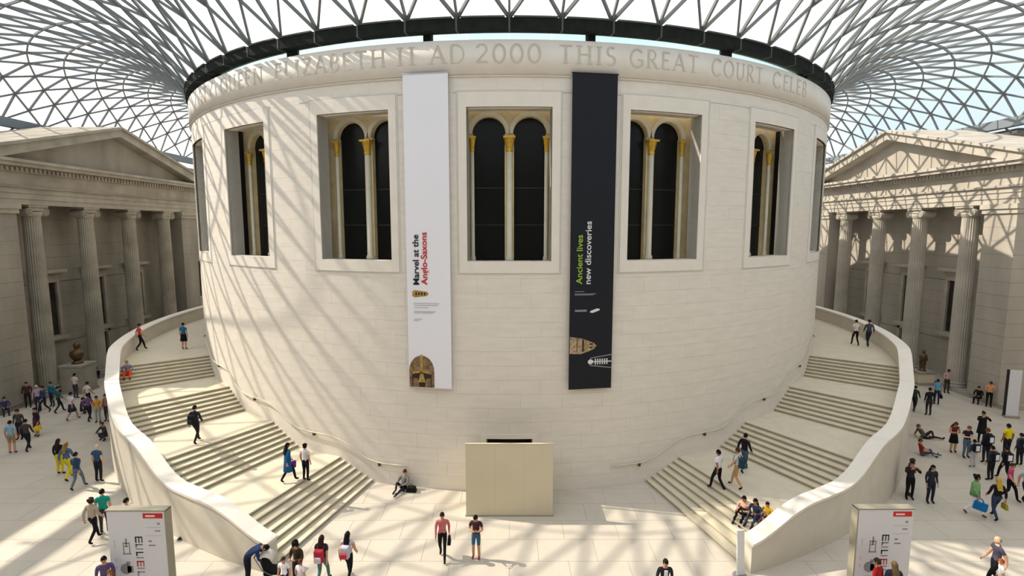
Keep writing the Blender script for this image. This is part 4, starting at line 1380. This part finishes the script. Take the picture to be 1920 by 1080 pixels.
PEOPLE = [
    (-2.27, -26.6, 0.0, 178, 'walk', 1.68, (190, 110, 110), (22, 22, 26), 0, 0, 'short', (18, 16, 16), (22, 22, 26), 1, 'person in pink checked shirt and black trousers walking before the beige hoarding', None, None, ('bag', (25, 25, 28), 'black shoulder bag carried by the person in pink checked shirt', 'l', 0.9)),
    (-1.13, -26.6, 0.0, 190, 'phone', 1.62, (70, 45, 45), (60, 95, 125), 1, 1, 'short', (18, 16, 16), (150, 70, 60), 1, 'person in dark top and blue cropped trousers looking down at a phone', None, None, None),
    (-5.88, -27.94, 0.0, 5, 'walk2', 1.66, (45, 45, 60), (80, 125, 125), 1, 0, 'long', (45, 25, 25), (22, 22, 26), 1, 'person with long dark hair and teal jeans seen from behind, red backpack', None, None, ('pack', (170, 50, 65), (205, 190, 200), 'red and white backpack on the person in teal jeans')),
    (-5.13, -27.74, 0.0, 8, 'walk', 1.66, (190, 185, 200), (22, 22, 26), 2, 0, 'long', (18, 16, 16), (22, 22, 26), 1, 'person with long black hair and black trousers seen from behind, one arm out', None, None, ('pack', (185, 180, 195), (190, 60, 75), 'pale backpack with red pocket on the person with black trousers')),
    (-6.57, -28.17, 0.0, 200, 'phone', 1.66, (60, 48, 38), (48, 36, 30), 0, 0, 'curly', (18, 16, 16), (22, 22, 26), 1, 'person in dark patterned clothes with curly hair by the parapet end', None, None, None),
    (-6.85, -28.48, 0.0, 185, 'stand', 1.32, (232, 232, 240), (40, 50, 80), 1, 1, 'short', (60, 42, 30), (22, 22, 26), 1, 'child in white top and navy shorts beside the left stairs', None, None, None),
    (-6.33, -28.53, 0.0, 20, 'stand', 1.25, (225, 215, 228), (215, 205, 215), 1, 0, 'short', (90, 55, 35), (22, 22, 26), 1, 'child in pale lilac top standing before the patterned clothes', None, None, None),
    (-8.26, -27.9, 0.0, 80, 'bend', 1.72, (40, 55, 95), (30, 32, 45), 0, 0, 'short', (18, 16, 16), (22, 22, 26), 1, 'person in navy shirt bending forward over a pushchair', None, None, ('pram',)),
    (-4.56, -21.8, 0.0, 205, 'floor', 1.66, (120, 118, 118), (30, 34, 48), 0, 0, 'short', (60, 42, 30), (22, 22, 26), 1, 'person in grey top sitting on the floor against the drum', None, None, ('floorbag', (25, 25, 25), 'black bag on the floor against the drum')),
    (-13.6, -21.41, 1.9, 5, 'walk', 1.7, (42, 46, 56), (35, 35, 38), 0, 0, 'short', (18, 16, 16), (22, 22, 26), 1, 'person in dark jacket climbing the left stairs alone', None, None, ('pack', (28, 30, 36), (40, 44, 52), 'dark backpack on the person climbing the left stairs')),
    (-8.97, -23.04, 0.94, 40, 'walk2', 1.66, (30, 85, 130), (22, 22, 26), 0, 0, 'long', (18, 16, 16), (22, 22, 26), 1, 'person in long blue coat on the lowest left landing', 'coat', (28, 88, 138), ('bag', (120, 40, 130), 'purple bag held by the person in long blue coat', 'l', 1.1)),
    (-8.29, -22.95, 0.94, 20, 'stand', 1.6, (205, 203, 205), (22, 22, 26), 1, 0, 'bun', (18, 16, 16), (22, 22, 26), 1, 'person in white top and black trousers at the head of the lowest left flight', None, None, None),
    (-19.89, -11.8, 3.82, 5, 'stand', 1.66, (35, 100, 135), (22, 22, 26), 1, 1, 'short', (18, 16, 16), (22, 22, 26), 1, 'person in teal top and black skirt on the upper left landing', 'skirt', (22, 22, 26), None),
    (-22.37, -12.08, 3.82, 40, 'walk', 1.66, (190, 70, 70), (22, 22, 26), 1, 0, 'short', (18, 16, 16), (22, 22, 26), 1, 'person in red top and black trousers on the upper left landing', None, None, None),
    (-20.28, -16.11, 3.409, 150, 'stepsit', 1.6, (120, 125, 150), (225, 80, 30), 0, 0, 'short', (120, 110, 100), (22, 22, 26), 1, 'person in orange trousers sitting on the top left flight', None, None, None),
    (8.39, -23.22, 0.671, 330, 'walk', 1.72, (225, 225, 232), (22, 22, 26), 1, 0, 'short', (18, 16, 16), (22, 22, 26), 2, 'person in white T-shirt and black trousers on the lowest right flight', None, None, None),
    (9.02, -23.52, 0.94, 320, 'walk2', 1.66, (190, 195, 200), (170, 140, 95), 1, 1, 'short', (60, 42, 30), (22, 22, 26), 1, 'person in khaki shorts carrying a teal backpack on the lowest right flight', None, None, ('pack', (38, 62, 78), (50, 80, 98), 'teal backpack on the person in khaki shorts')),
    (9.91, -22.14, 0.94, 60, 'walk', 1.7, (28, 28, 34), (70, 85, 105), 0, 0, 'short', (18, 16, 16), (22, 22, 26), 1, 'person in black jacket and blue jeans on the lowest right landing', None, None, None),
    (8.74, -24.96, 0.537, 235, 'stepsit', 1.66, (215, 170, 150), (22, 22, 26), 1, 0, 'short', (18, 16, 16), (22, 22, 26), 1, 'person in pink top and black trousers sitting on the lowest right flight', None, None, None),
    (8.96, -25.37, 0.671, 235, 'stepsit', 1.62, (60, 66, 90), (50, 60, 85), 0, 0, 'long', (18, 16, 16), (22, 22, 26), 1, 'person in dark plaid bending over while sitting on the lowest right flight', None, None, ('floorbag2', (25, 27, 30), 'black rucksack lying on the lowest right flight')),
    (9.27, -25.6, 0.806, 235, 'stepsit', 1.35, (225, 185, 40), (90, 60, 70), 1, 0, 'short', (18, 16, 16), (22, 22, 26), 1, 'child in yellow top sitting beside the right parapet', None, None, None),
    (4.54, -29.09, 0.0, 180, 'stand', 1.66, (40, 42, 50), (22, 22, 26), 0, 0, 'short', (18, 16, 16), (22, 22, 26), 1, 'person in dark jacket over white top before the right stairs', None, None, ('front',)),
    (21.83, -10.77, 3.82, 10, 'walk', 1.66, (205, 205, 200), (22, 22, 26), 1, 0, 'short', (18, 16, 16), (22, 22, 26), 1, 'person in white shirt on the upper right landing', None, None, None),
    (22.44, -11.07, 3.82, 10, 'walk2', 1.72, (70, 72, 82), (42, 44, 54), 0, 0, 'short', (18, 16, 16), (22, 22, 26), 1, 'person in slate shirt on the upper right landing beside the parapet', None, None, None),
    (24.29, -12.07, 0.0, 20, 'stand', 1.7, (130, 128, 128), (22, 22, 26), 1, 0, 'short', (18, 16, 16), (22, 22, 26), 1, 'person in grey top half hidden by the right parapet', None, None, None),
    (24.88, -12.07, 0.0, 60, 'walk', 1.62, (55, 66, 58), (45, 45, 48), 0, 0, 'short', (18, 16, 16), (22, 22, 26), 1, 'person in dark green top striding near the right parapet', None, None, None),
    (25.18, -12.81, 0.0, 10, 'stand', 1.72, (32, 32, 38), (52, 48, 46), 0, 0, 'short', (18, 16, 16), (22, 22, 26), 1, 'person in black suit standing before the low beige pedestal', None, None, None),
    (27.21, -10.89, 0.0, 20, 'stand', 1.68, (90, 150, 180), (40, 46, 78), 1, 0, 'short', (18, 16, 16), (22, 22, 26), 1, 'person in light blue shirt before the low beige pedestal', None, None, ('bag', (20, 20, 22), 'black bag hanging beside the light blue shirt', 'r', 0.9)),
    (29.83, -8.49, 0.0, 190, 'phone', 1.7, (190, 160, 165), (60, 56, 50), 0, 0, 'short', (18, 16, 16), (22, 22, 26), 1, 'person in red and white check by the right portico step', None, None, None),
    (30.17, -10.58, 0.0, 240, 'sit', 1.62, (34, 30, 30), (30, 28, 28), 0, 0, 'short', (18, 16, 16), (22, 22, 26), 1, 'person in black sitting on the right portico step', None, None, None),
    (30.18, -11.29, 0.0, 210, 'phone', 1.68, (225, 160, 115), (22, 22, 26), 1, 0, 'short', (60, 42, 30), (22, 22, 26), 1, 'person in peach top leaning at the right portico step', None, None, None),
    (20.45, -18.4, 0.0, 110, 'floor', 1.66, (150, 45, 50), (70, 85, 110), 1, 0, 'short', (90, 50, 35), (22, 22, 26), 1, 'person in red top and jeans sitting on the floor by the right parapet', None, None, None),
    (22.23, -16.29, 0.0, 100, 'recline', 1.66, (95, 85, 75), (45, 42, 42), 0, 0, 'short', (110, 70, 45), (22, 22, 26), 1, 'person in grey brown top reclining on the floor with legs raised', None, None, None),
    (22.28, -18.04, 0.0, 185, 'phone', 1.62, (110, 50, 50), (22, 22, 26), 2, 1, 'long', (70, 50, 35), (22, 22, 26), 1, 'person in dark red top and black skirt with bare legs', 'skirt', (22, 22, 26), None),
    (22.39, -18.66, 0.0, 180, 'phone', 1.66, (50, 38, 52), (85, 110, 125), 1, 0, 'short', (110, 70, 40), (22, 22, 26), 3, 'person in dark T-shirt and jeans beside the black skirt', None, None, None),
    (24.82, -16.78, 0.0, 200, 'photo', 1.68, (32, 32, 36), (22, 22, 26), 0, 0, 'bun', (18, 16, 16), (22, 22, 26), 1, 'person in long black dress raising both arms', 'coat', (30, 30, 34), None),
    (22.83, -19.25, 0.0, 0, 'stand', 1.74, (32, 34, 44), (40, 40, 52), 0, 0, 'short', (90, 60, 30), (22, 22, 26), 1, 'person in wide dark jacket with white mark on the back', 'blouse', (30, 32, 42), ('card', 'dark bag with white print on the wide dark jacket')),
    (21.45, -21.02, 0.0, 350, 'stand', 1.62, (48, 54, 58), (30, 32, 36), 0, 0, 'short', (18, 16, 16), (22, 22, 26), 1, 'person in dark grey top with white printed bag at the right side', None, None, ('card', 'dark bag with white print on the dark grey top')),
    (22.07, -21.02, 0.0, 5, 'walk', 1.58, (34, 34, 42), (28, 28, 32), 0, 0, 'short', (18, 16, 16), (22, 22, 26), 1, 'person in black carrying a dark bag with white print, below the yellow shirt', None, None, ('card', 'dark bag with white print below the yellow shirt')),
    (24.38, -18.66, 0.0, 0, 'stand', 1.72, (222, 205, 30), (38, 34, 48), 1, 0, 'short', (18, 16, 16), (22, 22, 26), 2, 'person in bright yellow shirt in the right-hand crowd', None, None, None),
    (24.17, -19.54, 0.0, 0, 'stand', 1.6, (52, 60, 80), (34, 34, 40), 0, 0, 'short', (18, 16, 16), (22, 22, 26), 1, 'person in navy top with white print at the right picture edge', None, None, ('card', 'dark bag with white print at the right picture edge')),
    (21.82, -19.71, 0.0, 0, 'stand', 1.36, (60, 66, 85), (190, 185, 195), 0, 0, 'short', (18, 16, 16), (60, 130, 125), 1, 'child in pale grey trousers with teal shoes', None, None, ('card', 'dark bag with white print on the child in teal shoes')),
    (20.65, -22.74, 0.0, 150, 'walk', 1.62, (190, 60, 110), (22, 22, 26), 1, 0, 'short', (60, 40, 35), (22, 22, 26), 1, 'person in pink top and black trousers beside the blonde person', None, None, None),
    (21.0, -23.08, 0.0, 190, 'walk2', 1.62, (140, 165, 180), (36, 38, 48), 1, 0, 'short', (140, 60, 40), (22, 22, 26), 1, 'person in pale blue top and dark trousers beside the pink top', None, None, None),
    (18.19, -23.88, 0.0, 150, 'walk', 1.68, (120, 160, 110), (235, 232, 235), 0, 0, 'curly', (18, 16, 16), (110, 60, 50), 2, 'person in green blouse and white trousers with a blue bag', 'blouse', (120, 162, 112), ('bag', (25, 105, 165), 'bright blue bag held by the green blouse', 'r', 1.25)),
    (18.77, -24.18, 0.0, 10, 'walk2', 1.68, (30, 30, 32), (50, 65, 92), 0, 0, 'long', (185, 150, 60), (22, 22, 26), 1, 'blonde person in black top and blue jeans walking away', None, None, ('bag', (150, 140, 50), 'olive yellow bag held by the blonde person', 'r', 0.8)),
    (16.61, -22.65, 0.0, 190, 'photo', 1.68, (45, 40, 48), (22, 22, 26), 0, 0, 'short', (18, 16, 16), (22, 22, 26), 1, 'person in black with light camera bag near the right parapet', None, None, None),
    (16.81, -22.31, 0.0, 130, 'phone', 1.66, (85, 62, 58), (60, 52, 52), 0, 0, 'short', (60, 42, 30), (22, 22, 26), 1, 'person in brown patterned top close against the right parapet', None, None, None),
    (17.23, -22.95, 0.0, 180, 'stand', 1.64, (48, 48, 60), (40, 42, 54), 0, 0, 'long', (18, 16, 16), (22, 22, 26), 1, 'person in black with long dark hair standing alone on the right floor', None, None, None),
    (15.11, -28.13, 0.0, 285, 'walk', 1.74, (85, 82, 100), (22, 22, 26), 1, 0, 'bald', (150, 140, 135), (22, 22, 26), 0, 'person in slate shirt walking left at the lower right corner', None, None, None),
    (14.85, -28.57, 0.0, 300, 'stand', 1.3, (235, 232, 238), (90, 70, 70), 1, 0, 'short', (140, 70, 45), (22, 22, 26), 1, 'child in white top beside the slate shirt', None, None, None),
    (10.73, -29.09, 0.0, 330, 'stand', 1.66, (165, 35, 40), (60, 60, 80), 0, 0, 'short', (60, 42, 30), (22, 22, 26), 1, 'person in red jumper before the right information board', None, None, None),
    (11.15, -29.18, 0.0, 10, 'stand', 1.62, (55, 60, 80), (50, 50, 60), 0, 0, 'long', (105, 85, 60), (22, 22, 26), 1, 'person in navy top with brown hair before the right information board', None, None, None),
    (-24.84, -18.17, 0.0, 345, 'stand', 1.7, (125, 165, 195), (150, 130, 100), 1, 1, 'short', (18, 16, 16), (22, 22, 26), 1, 'person in light blue shirt and khaki shorts', None, None, None),
    (-24.3, -17.92, 0.0, 350, 'walk', 1.68, (66, 60, 58), (32, 32, 36), 0, 0, 'short', (18, 16, 16), (22, 22, 26), 1, 'person in brown jacket beside the light blue shirt', None, None, None),
    (-26.07, -16.43, 0.0, 170, 'stand', 1.68, (70, 66, 66), (38, 36, 42), 0, 0, 'short', (18, 16, 16), (22, 22, 26), 1, 'person in dark waistcoat behind the brown jacket', None, None, None),
    (-25.52, -16.0, 0.0, 200, 'stand', 1.62, (55, 40, 50), (75, 35, 65), 0, 1, 'short', (18, 16, 16), (22, 22, 26), 1, 'person in purple skirt with a yellow bag', 'skirt', (72, 34, 64), ('bag', (215, 190, 50), 'yellow bag beside the purple skirt', 'l', 1.0)),
    (-20.54, -20.41, 0.0, 0, 'stand', 1.68, (38, 30, 34), (212, 195, 40), 0, 0, 'long', (40, 28, 26), (22, 22, 26), 1, 'person in black top and yellow trousers with long dark hair', None, None, None),
    (-19.71, -20.97, 0.0, 0, 'walk', 1.76, (80, 100, 140), (212, 198, 50), 0, 0, 'long', (135, 105, 60), (22, 22, 26), 1, 'person in denim jacket and yellow trousers', None, None, None),
    (-18.61, -21.8, 0.0, 0, 'walk2', 1.66, (48, 68, 92), (95, 110, 125), 0, 0, 'short', (18, 16, 16), (22, 22, 26), 1, 'person in navy jacket and grey jeans walking up the left floor', None, None, None),
    (-18.19, -21.17, 0.0, 5, 'stand', 1.74, (48, 80, 112), (34, 36, 48), 1, 0, 'bald', (190, 185, 178), (22, 22, 26), 0, 'grey haired person in blue shirt near the left parapet', None, None, None),
    (-14.91, -25.12, 0.0, 340, 'stand', 1.72, (30, 150, 130), (60, 60, 70), 1, 0, 'short', (18, 16, 16), (22, 22, 26), 1, 'person in bright green shirt behind the left information board', None, None, None),
    (-14.9, -25.65, 0.0, 10, 'walk', 1.66, (170, 155, 140), (22, 22, 26), 0, 0, 'curly', (50, 35, 32), (22, 22, 26), 1, 'person in beige top and black trousers beside the left information board', None, None, None),
    (-13.71, -25.58, 0.0, 20, 'stand', 1.62, (190, 180, 182), (90, 90, 100), 0, 0, 'short', (18, 16, 16), (22, 22, 26), 1, 'dark haired person mostly hidden behind the left information board', None, None, None),
    (-11.97, -28.87, 0.0, 150, 'stand', 1.6, (90, 80, 120), (130, 130, 140), 0, 0, 'short', (18, 16, 16), (22, 22, 26), 1, 'person in violet and grey at the lower left of the left information board', None, None, None),
    (-11.66, -29.05, 0.0, 200, 'stand', 1.3, (150, 110, 90), (90, 80, 80), 0, 0, 'long', (120, 80, 50), (22, 22, 26), 1, 'brown haired child at the bottom of the left information board', None, None, None),
    (-21.51, -16.44, 0.0, 200, 'crouch', 1.66, (60, 56, 56), (70, 72, 82), 0, 0, 'short', (80, 48, 36), (22, 22, 26), 1, 'person in dark clothes crouching at the left parapet', None, None, None),
    (-28.65, -9.62, 0.0, 10, 'stand', 1.7, (205, 198, 205), (70, 68, 72), 1, 0, 'short', (18, 16, 16), (22, 22, 26), 1, 'person in white top before the tall stone pedestal', None, None, None),
    (-26.4, -11.39, 0.0, 20, 'walk', 1.66, (208, 205, 208), (36, 36, 42), 1, 0, 'short', (18, 16, 16), (22, 22, 26), 1, 'person in white top and black trousers near the left portico door', None, None, None),
    (-25.61, -13.61, 0.0, 10, 'walk2', 1.7, (205, 198, 212), (52, 52, 72), 1, 1, 'short', (18, 16, 16), (22, 22, 26), 1, 'person in white shirt and navy skirt in the left-hand crowd', 'skirt', (50, 52, 72), None),
    (-25.94, -12.54, 0.0, 60, 'crouch', 1.66, (40, 38, 44), (44, 40, 52), 0, 0, 'short', (18, 16, 16), (22, 22, 26), 1, 'person in black crouching in the left-hand crowd', None, None, None),
    (-24.48, -13.78, 0.0, 350, 'walk', 1.66, (105, 80, 120), (36, 36, 46), 0, 0, 'short', (18, 16, 16), (22, 22, 26), 1, 'person in violet top and dark trousers beside the amber top', None, None, None),
    (-23.82, -13.95, 0.0, 170, 'stand', 1.6, (205, 150, 60), (150, 160, 150), 1, 0, 'short', (18, 16, 16), (22, 22, 26), 1, 'person in amber top near the left parapet', None, None, None),
    (-23.42, -13.78, 0.0, 190, 'stand', 1.66, (150, 110, 108), (60, 55, 58), 0, 0, 'short', (18, 16, 16), (22, 22, 26), 1, 'person in pink and black stripes half hidden by the left parapet', None, None, None),
    (-27.46, -12.35, 0.0, 30, 'walk', 1.66, (55, 92, 88), (38, 40, 42), 0, 0, 'short', (18, 16, 16), (22, 22, 26), 1, 'person in green jacket in the left-hand crowd', None, None, None),
    (-28.34, -12.35, 0.0, 200, 'walk2', 1.7, (40, 66, 108), (36, 40, 52), 0, 0, 'short', (18, 16, 16), (22, 22, 26), 1, 'person in navy jacket in the left-hand crowd', None, None, None),
    (-28.95, -12.07, 0.0, 160, 'stand', 1.66, (170, 155, 170), (46, 50, 78), 0, 0, 'long', (190, 180, 185), (22, 22, 26), 1, 'person in pale pink top in the left-hand crowd', None, None, None),
    (-28.85, -11.19, 0.0, 190, 'stand', 1.6, (30, 110, 135), (44, 50, 62), 0, 0, 'short', (18, 16, 16), (22, 22, 26), 1, 'person in turquoise top in the left-hand crowd', None, None, None),
    (-30.2, -11.39, 0.0, 150, 'stand', 1.66, (72, 46, 46), (40, 34, 36), 0, 0, 'short', (18, 16, 16), (22, 22, 26), 1, 'person in maroon top by the left end pier', None, None, None),
    (-30.38, -10.37, 0.0, 150, 'sit', 1.62, (40, 36, 36), (38, 34, 36), 0, 0, 'short', (18, 16, 16), (22, 22, 26), 1, 'person in black with a white bag sitting by the left end pier', None, None, None),
    (-30.38, -12.72, 0.0, 130, 'sit', 1.62, (60, 66, 100), (40, 46, 60), 0, 0, 'short', (18, 16, 16), (22, 22, 26), 1, 'person in blue sitting at the left picture edge', None, None, None),
    (-30.13, -5.86, 0.0, 170, 'sit', 1.62, (40, 42, 72), (60, 58, 62), 0, 0, 'short', (18, 16, 16), (22, 22, 26), 1, 'person in navy sitting by the left portico door', None, None, None),
]
for row in PEOPLE:
    x, y, z, face, pose, H, top, bot, sl, leg, hs, hc, shoe, skin, lab, garm, gcol, ex = row
    p = person(x, y, z, face, pose, H, top, bot, sl, leg, hs, hc, shoe, skin, lab, garm, gcol)
    if not ex:
        continue
    if ex[0] == 'pack':
        backpack(p, H, ex[1], ex[2], ex[3], pose)
    elif ex[0] == 'bag':
        handbag(p, H, ex[1], ex[2], pose, ex[3], ex[4])
    elif ex[0] == 'card':
        card(p, H, ex[1], pose)
    elif ex[0] == 'front':
        j = make_pose(pose)
        bevel(MB().box(-.055, .055, .085, .125, 1.02, 1.40).build('shirt_front', pmat((225, 225, 228)), p), .02, 2)
    elif ex[0] in ('floorbag', 'floorbag2'):
        q = p.matrix_basis @ (Vector((.48, -.02, 0)) if ex[0] == 'floorbag2' else Vector((-.45, .05, 0)))
        b = empty('bag', (q.x, q.y, z if ex[0] == 'floorbag' else z + .02), R_(20 - face), ex[2], 'bag')
        bevel(MB().prism([(-.24, -.13, 0), (.24, -.13, 0), (.18, -.09, .26), (-.18, -.09, .26)], (0, .24, 0)).build('bag_body', pmat(ex[1]), b), .05, 2)
        MB().tube([(-.1, 0, .24), (-.05, 0, .34), (.05, 0, .34), (.1, 0, .24)], .014, 6).build('handle', pmat(ex[1]), b, True)
    elif ex[0] == 'pram':
        q = p.matrix_basis @ Vector((0, .80, 0))
        b = empty('pushchair', (q.x, q.y, 0), R_(-face), 'black pushchair with white hood under the bending person', 'pushchair')
        bevel(MB().prism([(-.2, -.25, .35), (-.2, .3, .3), (-.2, .34, .42), (-.2, -.1, .48), (-.2, -.3, .85), (-.2, -.38, .82)], (.4, 0, 0)).build('seat', pmat((28, 28, 32)), b), .03, 2)
        hd_ = MB()
        for k in range(8):
            t0, t1 = R_(20 + k * 16), R_(20 + (k + 1) * 16)
            pts = [(-.22, -.2 - .26 * math.cos(t0) * -1 - .05, .74 + .26 * math.sin(t0)), (-.22, -.2 + .26 * math.cos(t1) - .05, .74 + .26 * math.sin(t1)), (-.22, -.2 + .23 * math.cos(t1) - .05, .74 + .23 * math.sin(t1)), (-.22, -.2 + .23 * math.cos(t0) - .05, .74 + .23 * math.sin(t0))]
            hd_.prism(pts, (.44, 0, 0))
        hd_.build('hood', pmat((210, 205, 200)), b)
        for sx in (-.24, .24):
            MB().tube([(sx, .28, .12), (sx, -.3, .55), (sx, -.52, 1.0)], .014, 6).build('frame_tube', pmat((120, 120, 125)), b)
            for yy, rr in ((.28, .11), (-.28, .14)):
                MB().prism([(sx - .02, yy + rr * math.cos(R_(t)), rr + rr * math.sin(R_(t))) for t in range(0, 360, 24)], (.04, 0, 0)).build('wheel', pmat((25, 25, 25)), b)
        MB().tube([(-.24, -.52, 1.0), (.24, -.52, 1.0)], .018, 6).build('handle', pmat((30, 30, 30)), b)
